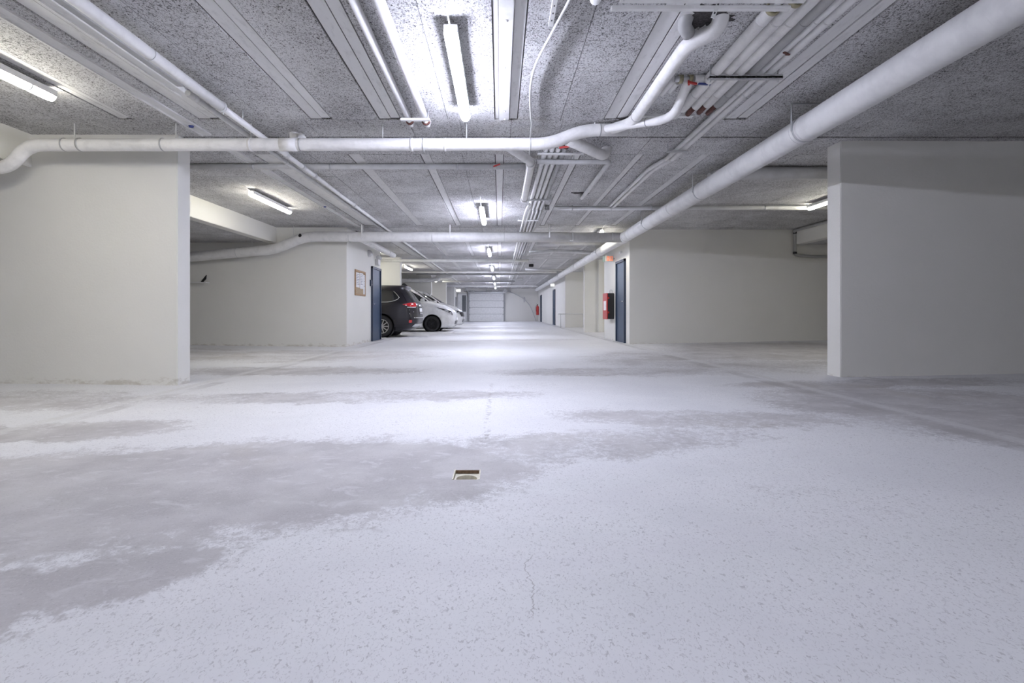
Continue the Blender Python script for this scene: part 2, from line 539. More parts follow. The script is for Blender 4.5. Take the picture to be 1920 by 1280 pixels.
# left side: partition, block with the blue door, partitions between far bays
wall('wall_near_left', -10.5, -3.51, 5.578, 5.81, -0.3, 2.9, 'cream partition wall ending near the left edge')
wall('wall_block_left', -10.5, -3.495, 11.69, 15.0, -0.3, 2.9, 'pale room block with notice board and blue door')
wall('wall_bay_left_1', -10.5, -3.50, 18.0, 18.25, -0.3, 2.9, 'cream partition between dark car and white car')
wall('wall_bay_left_2', -10.5, -3.50, 26.2, 26.45, -0.3, 2.9, 'grey partition behind the white car')
wall('wall_bay_left_3', -10.5, -3.50, 33.5, 33.75, -0.3, 2.9, 'grey partition near the garage door')
wall('wall_bay_left_4', -10.5, -3.52, 39.6, 42.0, -0.3, 2.9, 'corner room beside the garage door')
# right side
wall('wall_near_right', 3.851, 12, 5.786, 6.025, -0.3, 2.9, 'cream partition wall at the right edge')
wall('wall_block_right', 3.04, 12, 12.0, 14.9, -0.3, 2.9, 'grey room block beside the red fire cabinet')
wall('wall_bay_right_1', 3.13, 12, 18.9, 19.15, -0.3, 2.9, 'cream partition beyond the fire cabinet')
wall('trim_3', 3.62, 3.80, 18.78, 18.92, -0.3, 2.72, 'cream pilaster against the far right partition')
wall('wall_block_right_far', 3.16, 12, 24.7, 42.0, -0.3, 2.9, 'long white room block at the far right')

# ceiling boards: each a board of its own near the camera, one joined field beyond
unit = MB().box(-0.5, 0.5, -0.5, 0.5, 0, 1).mesh('board', M['board'], Vector((0, 0, 0)))
S1 = [(-3.81, -3.67), (-3.02, -2.80), (-1.90, -1.68), (-1.21, -0.99), (-0.05, 0.18), (1.04, 1.27), (2.25, 2.47)]
S2 = [(-3.02, -2.80), (-1.87, -1.72), (-0.98, -0.86), (-0.06, 0.05), (0.90, 1.00), (1.68, 1.77), (2.48, 2.59)]
def columns(strips, x0=-5.1, x1=6.9):
    edges = [x0]
    for a, b in strips:
        edges += [a, b]
    edges.append(x1)
    cols = []
    for k in range(0, len(edges), 2):
        a, b = edges[k], edges[k + 1]
        if b - a < 0.03:
            continue
        n = max(1, round((b - a) / 0.52))
        for i in range(n):
            cols.append((a + (b - a) * i / n, a + (b - a) * (i + 1) / n))
    return cols
rows = [(2.03, 3.07, S1), (3.07, 4.11, S1), (4.11, 5.15, S1), (5.15, 5.645, []), (5.68, 6.28, []), (6.28, 7.32, S2), (7.32, 8.36, S2),
        (8.36, 9.40, S2), (9.40, 10.44, S2), (10.44, 11.48, S2), (11.48, 11.72, []), (11.75, 12.4, [])]
G = 0.0025
for (y0, y1, st) in rows:
    for (a, b) in columns(st):
        o = bpy.data.objects.new('board', unit)
        C.objects.link(o); o.parent = ceiling
        jz = random.uniform(-0.0015, 0.0015)
        o.location = ((a + b) / 2, (y0 + y1) / 2, -BOARD + jz)
        o.scale = (b - a - 2 * G, y1 - y0 - 2 * G, BOARD)
mb = MB()
far = [(-9.2 + 1.04 * k, -8.16 + 1.04 * k, S1) for k in range(10)] + [(1.24, 2.03, S1)]
y = 12.4; k = 0
while y < 41.9:
    far.append((y, min(y + 1.04, 42), S2 if k % 6 < 5 else [])); y += 1.04; k += 1
for (y0, y1, st) in far:
    for (a, b) in columns(st):
        mb.box(a + G, b - G, y0 + G, y1 - G, CEIL - BOARD, CEIL)
o = mb.build('board_field', 'board', ceiling); o['kind'] = 'stuff'

# smooth bare strips: chamfered plank, narrower plank beside it
def smooth_strip(a, b, y0, y1, two=True):
    w = b - a
    m1 = MB()
    z0, z1 = CEIL - 0.007, CEIL + 0.02
    m1.box(a + 0.009, a + w * (0.56 if two else 1) - 0.006, y0, y1, z0, z1)
    o = m1.build('strip', 'strip', ceiling)
    if two:
        MB().box(a + w * 0.56 + 0.004, b - 0.008, y0, y1 - 0.03, z0 - 0.004, z1).build('strip', 'strip', ceiling)
    return o
for (a, b) in S1:
    if a == -0.05:
        continue
    smooth_strip(a, b, -9, 5.13)
for (a, b) in S2:
    smooth_strip(a, b, 6.30, 11.46, False)
    smooth_strip(a, b, 12.4, 42.0, False)
MB().box(-0.045, -0.012, -9, 5.13, CEIL - 0.007, CEIL + 0.02).build('strip', 'strip', ceiling)
MB().box(0.097, 0.172, -9, 5.13, CEIL - 0.007, CEIL + 0.02).build('strip', 'strip', ceiling)
# raised batten with bolts in the middle of the ceiling
bat = MB().rbox(-0.008, 0.093, -2, 5.12, CEIL - 0.032, CEIL + 0.01, 0.006).build('batten', 'white', ceiling)
for yb in (2.9, 3.36, 4.01, 4.65, 4.88, 5.08):
    MB().lathe([(0.0001, 0.012), (0.009, 0.010), (0.012, 0.0)], (0.045 + random.uniform(-0.01, 0.01), yb, CEIL - 0.031), (0, 0, -1), 10).build('bolt', 'white', bat)
# narrow edge trims with a bright lip along the left bays
for (y0, y1) in ((-9, 5.56), (5.9, 6.55), (6.9, 11.6)):
    MB().box(-3.22, -3.13, y0, y1, CEIL - 0.030, CEIL + 0.01).box(-3.235, -3.22, y0, y1, CEIL - 0.042, CEIL + 0.01).build('edge_trim', 'strip', ceiling)
MB().box(-5.1, 6.9, 5.645, 5.68, CEIL - 0.002, CEIL + 0.01).build('joint', 'hole', ceiling)
MB().box(-5.1, 6.9, 11.72, 11.75, CEIL - 0.002, CEIL + 0.01).build('joint', 'hole', ceiling)
# broken-out board around the pipe entry and smaller breaks
def broken(cx, cy, rx, ry, seed, n=60):
    rnd = random.Random(seed)
    poly = []
    for k in range(n):
        a = 2 * PI * k / n
        q = 1 + 0.22 * math.sin(3 * a + seed) + rnd.uniform(-0.2, 0.2)
        poly.append((cx + rx * q * math.cos(a), cy + ry * q * math.sin(a)))
    MB().prism(poly, 'z', CEIL - BOARD - 0.004, CEIL).build('broken_edge', 'hole', ceiling)
broken(1.36, 3.36, 0.145, 0.12, 1)
broken(0.98, 5.50, 0.15, 0.07, 2)
broken(1.26, 8.30, 0.09, 0.06, 3)
broken(1.40, 8.36, 0.06, 0.05, 4)
broken(1.30, 5.12, 0.08, 0.07, 5)

# ------------------------------------------------------------------ doors
def blue_door(name, xw, y0, y1, side, label, h=2.05, swing=None):
    """door in a wall face at x = xw; side = +1 when the wall lies on the +x side"""
    s = -side
    z0 = fz(xw) - 0.005
    r = thing(name, label, 'door', (xw, (y0 + y1) / 2, z0)); r['kind'] = 'structure'
    del r['category']
    fr = MB()
    for ya, yb in ((y0, y0 + 0.06), (y1 - 0.06, y1)):
        fr.box(min(xw - side * -0.06, xw + s * 0.05), max(xw - side * -0.06, xw + s * 0.05), ya, yb, z0, z0 + h)
    fr.box(min(xw + side * 0.06, xw + s * 0.05), max(xw + side * 0.06, xw + s * 0.05), y0, y1, z0 + h - 0.06, z0 + h)
    fr.build('frame', 'bluef', r)
    x0, x1 = sorted((xw + s * 0.004, xw + s * 0.022))
    lf = MB().rbox(x0, x1, y0 + 0.062, y1 - 0.062, z0 + 0.012, z0 + h - 0.062, 0.003).build('leaf', 'blue', r)
    hy = y0 + 0.13
    MB().cyl((xw + s * 0.02, hy, z0 + 1.02), (xw + s * 0.07, hy, z0 + 1.02), 0.010, 8).cyl((xw + s * 0.066, hy, z0 + 1.02), (xw + s * 0.066, hy + 0.11, z0 + 1.02), 0.009, 8).build('handle', 'chrome', lf)
    MB().lathe([(0.0001, 0.012), (0.024, 0.010), (0.026, 0)], (xw + s * 0.022, hy, z0 + 1.14), (s, 0, 0), 14).build('lock_plate', 'chrome', lf)
    MB().box(min(xw, xw + s * 0.12), max(xw, xw + s * 0.12), y0 + 0.02, y1 - 0.02, z0 - 0.01, z0 + 0.012).build('threshold', 'metal', r)
    return r
blue_door('door_1', -3.495, 13.90, 14.92, -1, 'dark blue steel door beside the notice board')
blue_door('door_2', 3.04, 12.33, 13.25, 1, 'dark blue steel door beside the red fire cabinet')
blue_door('door_3', 3.16, 29.05, 30.05, 1, 'dark door in the far right block, nearer of two')
blue_door('door_4', 3.16, 38.4, 39.4, 1, 'dark door in the far right block beside the extinguisher')

# sectional garage door
gz = fz(-1.1)
gd = thing('door_5', 'white sectional garage door closing the far end', 'door', (-1.09, 41.95, gz)); gd['kind'] = 'structure'; del gd['category']
zs = [gz + 0.01, gz + 0.62, gz + 1.16, gz + 1.70, gz + 2.30]
for k in range(4):
    p = MB().rbox(-2.50, 0.32, 41.90, 41.95, zs[k] + 0.008, zs[k + 1] - 0.008, 0.012).build('panel', 'white', gd)
    for xx in (-2.44, 0.26):
        MB().rbox(xx - 0.03, xx + 0.03, 41.87, 41.90, zs[k + 1] - 0.10, zs[k + 1] - 0.02, 0.004).build('hinge', 'metal', p)
for xx in (-2.56, 0.38):
    MB().box(xx - 0.05, xx + 0.05, 41.84, 41.97, gz, gz + 2.42).build('track', 'pdark', gd)
MB().box(-2.62, 0.44, 41.86, 41.98, gz + 2.31, gz + 2.42).build('lintel_bar', 'metal', gd)
MB().box(-2.52, 0.34, 41.955, 41.99, gz, gz + 2.32).build('seal', 'black', gd)
mo = thing('garage_door_opener', 'shaft and motor of the garage door under the far ceiling', 'door opener', (-0.6, 41.5, 2.40))
MB().cyl((-2.9, 41.6, 2.44), (0.9, 41.6, 2.44), 0.035, 10).build('shaft', 'metal', mo)
for xx in (-2.3, -0.9, 0.1):
    MB().cyl((xx - 0.25, 41.6, 2.44), (xx + 0.25, 41.6, 2.44), 0.06, 12).build('spring', 'pdark', mo)
MB().rbox(0.25, 0.62, 41.45, 41.75, 2.30, 2.58, 0.02).build('motor', 'pgrey', mo)
for xx in (-2.8, -1.1, 0.8):
    MB().box(xx - 0.02, xx + 0.02, 41.57, 42.0, 2.40, 2.70).build('bracket', 'metal', mo)
MB().cyl((-2.56, 41.8, 2.40), (-2.56, 38.8, 2.52), 0.03, 8).build('rail', 'pdark', mo)
MB().cyl((0.38, 41.8, 2.40), (0.38, 38.8, 2.52), 0.03, 8).build('rail', 'pdark', mo)
# glazed side door on the end wall
sd = thing('door_6', 'white side door with tall glass panel left of garage door', 'door', (-3.04, 41.95, gz)); sd['kind'] = 'structure'; del sd['category']
MB().box(-3.48, -3.42, 41.92, 42.0, gz, gz + 2.3).box(-2.70, -2.64, 41.92, 42.0, gz, gz + 2.3).box(-3.48, -2.64, 41.92, 42.0, gz + 2.24, gz + 2.3).build('frame', 'pgrey', sd)
lf = MB().rbox(-3.42, -2.70, 41.94, 41.985, gz + 0.01, gz + 2.24, 0.005).build('leaf', 'white', sd)
MB().box(-3.08, -2.76, 41.925, 41.94, 0.78, 2.13).build('pane', 'gpane', lf)
MB().cyl((-3.34, 41.94, 1.0), (-3.34, 41.87, 1.0), 0.012, 8).build('handle', 'chrome', lf)
w1 = struct(MB().box(-3.515, -3.495, 40.55, 41.45, 0.95, 1.95).build('dark_slot_pane', 'gpane'), 'narrow dark pane standing in for a door gap on the corner room')  # dark pane put in for the dark slot of a door ajar

# ------------------------------------------------------------------ lamps
def make_lamp(kind, drop):
    L = 0.75
    r = thing('tube_lamp', 'x', 'lamp', (0, 0, 0))
    MB().rbox(-0.0475, 0.0475, -L + 0.015, L - 0.015, -0.005, 0.050, 0.004).build('housing', 'white', r, local=True)
    R = 0.044
    prof = [(0.0001, -L), (R * 0.6, -L + 0.006), (R * 0.92, -L + 0.022), (R, -L + 0.05), (R, L - 0.05), (R * 0.92, L - 0.022), (R * 0.6, L - 0.006), (0.0001, L)]
    MB().lathe(prof, (0, 0, 0), (0, 1, 0), 16).build('diffuser', kind, r, local=True)
    for yy in (-0.5, 0.5):
        MB().cyl((0, yy, 0.048), (0, yy, drop), 0.004, 6).build('hanger', 'metal', r, local=True)
        MB().ring((0, yy, 0), (0, 1, 0), R, 0.012, 0.0025, 16).build('clip', 'metal', r, local=True)
    MB().tube(spline([(-0.002, -L + 0.03, 0.03), (-0.012, -L - 0.10, drop * 0.6), (-0.006, -L - 0.25, drop * 0.86), (-0.012, -L - 0.50, drop - 0.012)], 5), 0.005, 6).build('feed_cable', 'white', r, local=True)
    return r
protos = {'c': make_lamp('cool', 0.12), 'w': make_lamp('warm', 0.10), 'd': make_lamp('dim', 0.10)}
first = {'c': True, 'w': True, 'd': True}
def lamp(kind, x, y, label, group, z=2.60):
    pr = protos[kind]
    if first[kind]:
        o = pr; first[kind] = False
    else:
        o = copy_tree(pr)
    o.location = (x, y, z); o['label'] = label; o['group'] = group
    return o
g1 = 'tube lamps along the middle of the ceiling'
for yv, lb in ((4.12, 'large bright tube lamp overhead in the middle, nearest of the row'),
               (9.85, 'second tube lamp of the middle row, behind the thin cross pipe'),
               (15.8, 'third tube lamp of the middle row, behind the thick cross pipe'),
               (21.7, 'fourth tube lamp of the middle row'),
               (27.6, 'fifth tube lamp of the middle row'),
               (33.4, 'farthest tube lamp of the middle row before garage door'),
               (38.8, 'tube lamp over the garage door end'),
               (-1.7, 'middle row tube lamp behind the photographer'),
               (-7.2, 'rearmost middle row tube lamp')):
    lamp('c', -0.32, yv - 0.06, lb, g1, 2.575)
g2 = 'tube lamps over the parking bays'
for (xv, yv, lb) in ((-3.84, 3.66, 'warm tube lamp at the left edge in front of the cream partition'),
                     (-3.88, 8.72, 'warm tube lamp over the left bay between the partition and the blue door block'),
                     (-3.84, 21.6, 'warm tube lamp above the white car'),
                     (-3.84, 30.2, 'warm tube lamp over the far left bay'),
                     (-4.3, 16.5, 'warm tube lamp added above the dark SUV to brighten the bay'),  # added fill for the far left bays and the cream partition
                     (5.50, 8.37, 'warm tube lamp half hidden by the right partition'),
                     (2.35, 12.5, 'warm tube lamp above the right blue door'),
                     (5.2, 16.9, 'warm tube lamp added past the fire cabinet to brighten that bay'),  # added to brighten the far right, no tube visible there
                     (5.2, 21.9, 'warm tube lamp added to lift the far right bay'),  # another added fill lamp, lifts the far end
                     (-3.84, -3.0, 'warm tube lamp over the rear left bay'),
                     (5.50, -2.0, 'unseen warm tube lamp added at the rear to light the right partition')):  # out of view, added to light the right partition and floor from the front
    lamp('d' if 0 < xv and yv < 14 else 'w', xv, yv, lb, g2)

# ------------------------------------------------------------------ pipes
def pipe(name, label, cat, paths, mat, bands=(), hangers=(), loc=None, group=None, band_mat=None, n=16, hang_mat='metal', part='pipe'):
    """paths: list of (points, radius[, material]); bands: (centre, axis, r, width, th); hangers: (x, y, ztop_of_pipe)"""
    p0 = Vector(paths[0][0][0])
    r = thing(name, label, cat, loc or (p0.x, p0.y, p0.z), group)
    for e in paths:
        MB().tube(e[0], e[1], n).build(part, e[2] if len(e) > 2 else mat, r)
    for b in bands:
        MB().ring(b[0], b[1], b[2], b[3], b[4]).build('band', b[5] if len(b) > 5 else (band_mat or mat), r)
    for h in hangers:
        zc = h[3] if len(h) > 3 else CEIL
        MB().cyl((h[0], h[1], h[2] - 0.01), (h[0], h[1], zc), 0.006, 6).build('hanger', hang_mat, r)
    return r

# big wrapped duct on the right, running the length of the hall, with the thick cross pipe
BX, BZ, BR = 2.78, 2.42, 0.118
big = pipe('ventilation_duct', 'thick white wrapped duct running along the right side to the far end', 'duct',
     [([(BX, -6, BZ), (BX, 38.5, BZ)], BR)], 'duct',
     bands=[((BX, y, BZ), (0, 1, 0), BR, w, 0.004) for (y, w) in ((2.05, .02), (4.62, .014), (4.72, .006), (8.2, .03), (10.9, .05), (13.6, .05), (16.2, .25), (19.4, .05), (24, .05), (30, .05))], n=28)
for y in (2.2, 4.66, 7.05, 9.6, 14.2, 18.5, 23.5, 28.5):
    a = MB()
    a.tube(fillet([(BX - 0.125, y, BZ - 0.02), (BX - 0.125, y, CEIL - 0.05), (BX + 0.16, y, CEIL - 0.05)], 0.01, 3), 0.008, 6)
    a.cyl((BX + 0.16, y, CEIL - 0.05), (BX + 0.16, y, CEIL), 0.008, 6)
    a.build('bracket', 'metal', big)
    MB().ring((BX, y, BZ), (0, 1, 0), BR, 0.022, 0.004, 28).build('strap', 'metal', big)
# thin dark-sided conduit tucked behind the duct
pipe('cable_conduit', 'thin grey conduit beside the thick right duct', 'conduit', [([(3.02, -3, 2.64), (3.02, 5.7, 2.64)], 0.022)], 'pgrey',
     hangers=[(3.02, y, 2.65) for y in (2.6, 3.4, 4.2, 5.0)], bands=[((3.02, y, 2.64), (0, 1, 0), 0.022, 0.02, 0.006) for y in (2.6, 3.4, 4.2, 5.0)])

CY = 11.42
cross = pipe('drain_pipe', 'thick white cross pipe joining the right duct and dropping at the left', 'pipe',
     [(fillet([(BX, CY, 2.415), (-4.35, CY, 2.435), (-5.0, CY, 2.15), (-7.2, CY, 1.96), (-10.4, CY, 1.75)], 0.25, 8), 0.112)], 'plast',
     bands=[((x, CY, 2.42 + 0.0), (1, 0, 0), 0.112, 0.012, 0.003, 'pgrey') for x in (2.5, 1.62, 0.1, -1.5, -3.35)]
     + [((-5.85, CY, 2.077), (1, 0, 0.086), 0.112, 0.012, 0.003, 'pgrey')],
     hangers=[(-5.52, CY, 2.20, 2.34), (-4.60, CY, 2.48), (-3.05, CY, 2.52), (-1.1, CY, 2.52), (1.1, CY, 2.52)], n=24, hang_mat='white')
for x in (-3.05, -1.1, 1.1):
    MB().box(x - 0.012, x + 0.012, CY - 0.12, CY - 0.10, 2.40, CEIL).build('strap', 'white', cross)
MB().lathe([(0.052, 0.0), (0.052, 0.03), (0.040, 0.03), (0.040, 0.01)], (-4.41, CY - 0.10, 2.445), (0, -1, 0), 20).build('access_ring', 'plast', cross)
MB().lathe([(0.0001, 0.014), (0.040, 0.012)], (-4.41, CY - 0.10, 2.445), (0, -1, 0), 20).build('access_plug', 'black', cross)
MB().cyl((-3.15, 11.42, 2.42), (-3.15, 15.2, 2.43), 0.075, 18).build('branch', 'plast', cross)
MB().ring((-3.15, 14.4, 2.43), (0, 1, 0), 0.075, 0.06, 0.008).build('band', 'plast', cross)
MB().ring((BX, CY, BZ), (0, 1, 0), BR, 0.34, 0.008, 28).build('collar', 'plast', cross)
MB().rbox(1.55, 1.62, CY - 0.13, CY - 0.09, 2.32, 2.345, 0.004).build('bracket', 'white', cross)

# insulated main pipe across the front
MYP = 5.25
main = pipe('insulated_pipe', 'long white insulated pipe crossing in front of both partitions and turning into the ceiling', 'pipe',
    [(fillet([(-8.5, MYP, 2.17), (-5.02, MYP, 2.235), (-4.84, MYP, 2.466), (0.50, MYP, 2.474), (0.86, MYP - 0.02, 2.612), (1.30, MYP - 0.03, 2.612)], 0.16, 8), 0.063, 'insul'),
     (fillet([(1.12, MYP - 0.03, 2.612), (1.30, 5.02, 2.612), (1.30, 3.52, 2.605), (1.46, 3.38, 2.62), (1.44, 3.32, 2.80)], 0.12, 8), 0.052, 'insul'),
     (fillet([(1.28, 3.47, 2.64), (1.22, 3.40, 2.655), (1.26, 3.30, 2.80)], 0.10, 6), 0.045, 'pdark'),
     (fillet([(-2.03, MYP, 2.50), (-2.10, 5.42, 2.60), (-2.22, 5.52, 2.62), (-2.22, 5.56, 2.8)], 0.12, 6), 0.05, 'insul'),
     (fillet([(0.68, MYP, 2.53), (1.22, 5.98, 2.575), (1.30, 6.08, 2.80)], 0.08, 6), 0.06, 'insul'),
     (fillet([(0.02, MYP + 0.02, 2.50), (0.37, 6.05, 2.53), (0.385, 8.15, 2.535)], 0.10, 6), 0.050, 'plast'),
     (fillet([(1.06, MYP - 0.04, 2.612), (1.32, 4.98, 2.585), (1.50, 4.72, 2.52), (1.56, 4.55, 2.52), (1.55, 4.27, 2.62), (1.55, 4.20, 2.66)], 0.12, 7), 0.040, 'insul')],
    'insul',
    bands=[((x, MYP, 2.470), (1, 0, 0.002), 0.063, w, 0.004, m) for (x, w, m) in
           ((-4.46, .014, 'pdark'), (-4.30, .02, 'pdark'), (-3.45, .014, 'pdark'), (-2.55, .03, 'insul'), (-2.16, .17, 'insul'), (-2.04, .014, 'pdark'),
            (-0.90, .03, 'insul'), (-0.78, .02, 'pgrey'), (-0.56, .02, 'insul'), (0.31, .010, 'pgrey'))]
          + [((1.02, MYP - 0.03, 2.612), (1, 0, 0), 0.063, 0.012, 0.003, 'pdark'), ((1.30, 4.86, 2.612), (0, 1, 0), 0.052, 0.014, 0.003, 'pgrey'),
             ((1.40, 4.86, 2.555), (0.18, -0.26, -0.06), 0.040, 0.008, 0.003, 'pdark'),
             ((0.37, 6.12, 2.53), (0, 1, 0), 0.050, 0.10, 0.008, 'plast'), ((0.385, 8.05, 2.535), (0, 1, 0), 0.050, 0.10, 0.008, 'plast')],
    hangers=[(-4.36, MYP, 2.53), (-3.32, MYP, 2.53), (-2.55, MYP, 2.53), (-1.2, MYP, 2.54), (-0.34, MYP, 2.54), (0.97, MYP - 0.03, 2.66), (-6.0, MYP, 2.25, 2.34)],
    n=20, hang_mat='white')

# thin cross pipes just beneath the boards
pipe('cross_pipe', 'thin grey cross pipe behind the insulated pipe, left of the pipe bundle', 'pipe', [([(-10.4, 6.66, 2.30), (-5.35, 6.66, 2.30)], 0.036), ([(-5.09, 6.66, 2.645), (0.44, 6.66, 2.645)], 0.036)], 'pgrey',
     bands=[((x, 6.66, 2.645), (1, 0, 0), 0.036, 0.02, 0.005, 'metal') for x in (-3.2, -2.2, -0.55, -0.1)],
     hangers=[(-2.2, 6.66, 2.66), (-0.55, 6.66, 2.66), (-4.2, 6.66, 2.66)])
v = thing('pipe_valve', 'small red valve on the thin cross pipe under the middle lamps', 'valve', (-0.05, 6.62, 2.60))
MB().cyl((-0.08, 6.66, 2.645), (-0.02, 6.66, 2.645), 0.040, 12).build('body', 'pgrey', v)
MB().cyl((-0.05, 6.62, 2.64), (-0.05, 6.59, 2.64), 0.010, 8).cbox((-0.04, 6.585, 2.64), (0.09, 0.012, 0.016), Matrix.Rotation(-0.35, 3, 'Y')).build('lever', 'red', v)
pipe('cross_pipe', 'grey cross pipe running behind the thick right duct toward the half hidden lamp', 'pipe', [([(0.98, 9.2, 2.622), (6.9, 9.2, 2.628)], 0.040)], 'pgrey',
     bands=[((x, 9.2, 2.625), (1, 0, 0), 0.040, 0.02, 0.005, 'metal') for x in (1.3, 2.0, 2.72, 4.76)],
     hangers=[(2.72, 9.2, 2.66), (4.76, 9.2, 2.66), (1.6, 9.2, 2.66)])
pipe('branch_duct', 'grey branch duct from the thick right duct over the right partition gap', 'duct', [([(2.80, 6.80, 2.52), (2.98, 6.80, 2.595), (6.9, 6.80, 2.605)], 0.085)], 'pgrey',
     bands=[((4.9, 6.80, 2.60), (1, 0, 0), 0.085, 0.02, 0.003)], hangers=[(3.6, 6.8, 2.67), (5.2, 6.8, 2.67)], n=20)
# dark pipe dropping beside the right beam
pipe('downpipe', 'dark grey pipe following the right beam and dropping down the block wall', 'pipe',
     [(fillet([(6.85, 6.3, 2.645), (6.85, 11.9, 2.645), (6.88, 11.93, 2.60), (6.88, 11.93, 2.09), (7.2, 11.93, 2.05), (11.9, 11.93, 2.02)], 0.06, 6), 0.034)], 'pdark',
     bands=[((6.88, 11.93, 2.60), (0, 0, 1), 0.034, 0.05, 0.008, 'dark'), ((6.88, 11.93, 2.13), (0, 0, 1), 0.034, 0.05, 0.008, 'dark')])
# two long conduits left
pipe('long_conduit', 'white round conduit running along the left ceiling to the far end', 'conduit',
     [([(-2.46, -6, 2.568), (-2.46, 4.52, 2.568)], 0.042), (fillet([(-2.46, 4.48, 2.566), (-2.46, 7.2, 2.566), (-2.59, 8.2, 2.655), (-2.59, 34, 2.655)], 0.4, 6), 0.029)], 'plast',
     bands=[((-2.46, 4.52, 2.568), (0, 1, 0), 0.042, 0.03, 0.006, 'pgrey'), ((-2.46, 3.6, 2.568), (0, 1, 0), 0.042, 0.006, 0.003, 'pgrey'), ((-2.46, 5.9, 2.566), (0, 1, 0), 0.029, 0.05, 0.008, 'pgrey'), ((-2.46, 6.4, 2.566), (0, 1, 0), 0.029, 0.07, 0.008, 'pgrey'), ((-2.46, 6.8, 2.566), (0, 1, 0), 0.029, 0.05, 0.008, 'pgrey')]
     + [((-2.59, y, 2.655), (0, 1, 0), 0.029, 0.05, 0.008, 'pgrey') for y in (9.1, 12.2, 15.0, 18.0, 22.0, 26.0)],
     hangers=[(-2.46, y, 2.58) for y in (3.0, 4.9)] + [(-2.59, y, 2.67) for y in (10.6, 14, 18)])
pipe('long_conduit', 'slimmer grey conduit beside the white round left conduit', 'conduit',
     [(fillet([(-2.59, 4.25, 2.572), (-2.59, 7.2, 2.572), (-2.71, 8.2, 2.660), (-2.71, 30, 2.660)], 0.4, 6), 0.024)], 'pgrey',
     bands=[((-2.59, y, 2.572), (0, 1, 0), 0.024, 0.05, 0.006) for y in (4.35, 6.2)] + [((-2.71, y, 2.660), (0, 1, 0), 0.024, 0.05, 0.006) for y in (9.3, 13.0)],
     hangers=[(-2.59, y, 2.58) for y in (4.8, 6.0)] + [(-2.71, y, 2.67) for y in (9.0, 12)])
tray = thing('cable_trunking', 'flat light grey cable trunking beside the white round left conduit', 'trunking', (-2.74, 3, 2.64))
MB().rbox(-2.795, -2.715, -6, 4.5, 2.650, 2.683, 0.003).build('body', 'strip', tray)
MB().rbox(-2.708, -2.655, -6, 4.3, 2.645, 2.683, 0.003).build('body', 'pdark', tray)
MB().box(-2.800, -2.794, -6, 4.5, 2.640, 2.683).build('lip', 'white', tray)
MB().box(-2.716, -2.708, -6, 4.4, 2.638, 2.683).build('lip', 'white', tray)

# pair of pipes ending in rusty unions beside the nearest lamp
pr = pipe('heating_pipe', 'left one of two white pipes ending at the white bracket', 'pipe',
     [([(-0.885, -5, 2.635), (-0.885, 4.93, 2.635)], 0.030), (fillet([(-0.885, 4.93, 2.635), (-0.885, 5.16, 2.63), (-0.90, 5.2, 2.72)], 0.05, 4), 0.026)], 'plast',
     bands=[((-0.885, 5.03, 2.633), (0, 1, 0), 0.027, 0.03, 0.012, 'rust')], hangers=[(-0.885, 3.6, 2.65)])
pr = pipe('heating_pipe', 'right one of two white pipes ending at the white bracket', 'pipe',
     [([(-0.725, -5, 2.630), (-0.725, 4.93, 2.630)], 0.036), (fillet([(-0.725, 4.93, 2.63), (-0.725, 5.16, 2.63), (-0.72, 5.2, 2.72)], 0.05, 4), 0.028)], 'plast',
     bands=[((-0.725, 5.03, 2.63), (0, 1, 0), 0.029, 0.03, 0.012, 'rust')], hangers=[(-0.725, 3.6, 2.65)])
br = thing('pipe_bracket', 'short white bracket under the two white pipe ends', 'bracket', (-0.80, 4.88, 2.57))
MB().rbox(-0.945, -0.665, 4.86, 4.90, 2.578, 2.598, 0.003).build('rail', 'white', br)
for x in (-0.925, -0.685):
    MB().cyl((x, 4.88, 2.588), (x, 4.88, 2.69), 0.006, 6).build('rod', 'metal', br)

# right bundle
specs = [(1.690, 0.042, 'insul', 3.16, 4.72), (1.785, 0.040, 'insul', 3.08, 4.66), (1.875, 0.042, 'insul', 2.98, 4.62),
         (1.965, 0.040, 'pdark', 0.0, 4.62), (2.045, 0.024, 'plast', 0.0, 9.1), (2.115, 0.030, 'plast', 0.0, 9.15)]
words = ['leftmost', 'second', 'third', 'dark grey fourth', 'slim fifth', 'rightmost']
for k, (x, r, m, y0, y1) in enumerate(specs):
    ps = [([(x, y0, 2.632), (x, y1 if k < 4 else 6.3, 2.632)], r, m)]
    bd = []
    if k < 3:
        ps.append((fillet([(x, y0 + 0.02, 2.632), (x, y0 - 0.10, 2.62), (x, y0 - 0.16, 2.60), (x - 0.2, y0 - 0.16, 2.60)], 0.06, 4), 0.016, 'metal'))
        bd.append(((x, y0, 2.632), (0, 1, 0), r - 0.008, 0.03, 0.012, 'brass'))
    if k in (0, 3):
        ps.append(([(x, y1 - 0.02, 2.632), (x, y1 + 0.22, 2.632)], 0.022, 'plast' if k == 0 else 'rust'))
    if k in (1, 2):
        ps.append(([(x, y1 - 0.02, 2.632), (x, y1 + 0.20, 2.632)], 0.024, 'rust'))
    if k >= 4:
        ps.append((fillet([(x, 6.3, 2.632), (x - 0.08, 6.7, 2.64), (x - 0.08, y1, 2.64)], 0.2, 5), r, m))
    for y in (3.3, 4.4):
        bd.append(((x, y, 2.632), (0, 1, 0), r, 0.008, 0.002))
    pipe('supply_pipe', words[k] + ' pipe of the bundle on the upper right ceiling', 'pipe', ps, m, bands=bd, group='pipes of the upper right bundle')
br = thing('pipe_rack', 'perforated metal rail carrying the upper right pipe bundle', 'bracket', (1.92, 4.0, 2.58))
MB().box(1.63, 2.20, 3.975, 4.02, 2.572, 2.588).box(1.63, 2.20, 3.975, 3.979, 2.56, 2.60).build('rail', 'metal', br)
for x in (1.645, 2.175):
    MB().cyl((x, 4.0, 2.55), (x, 4.0, 2.70), 0.006, 6).build('rod', 'metal', br)
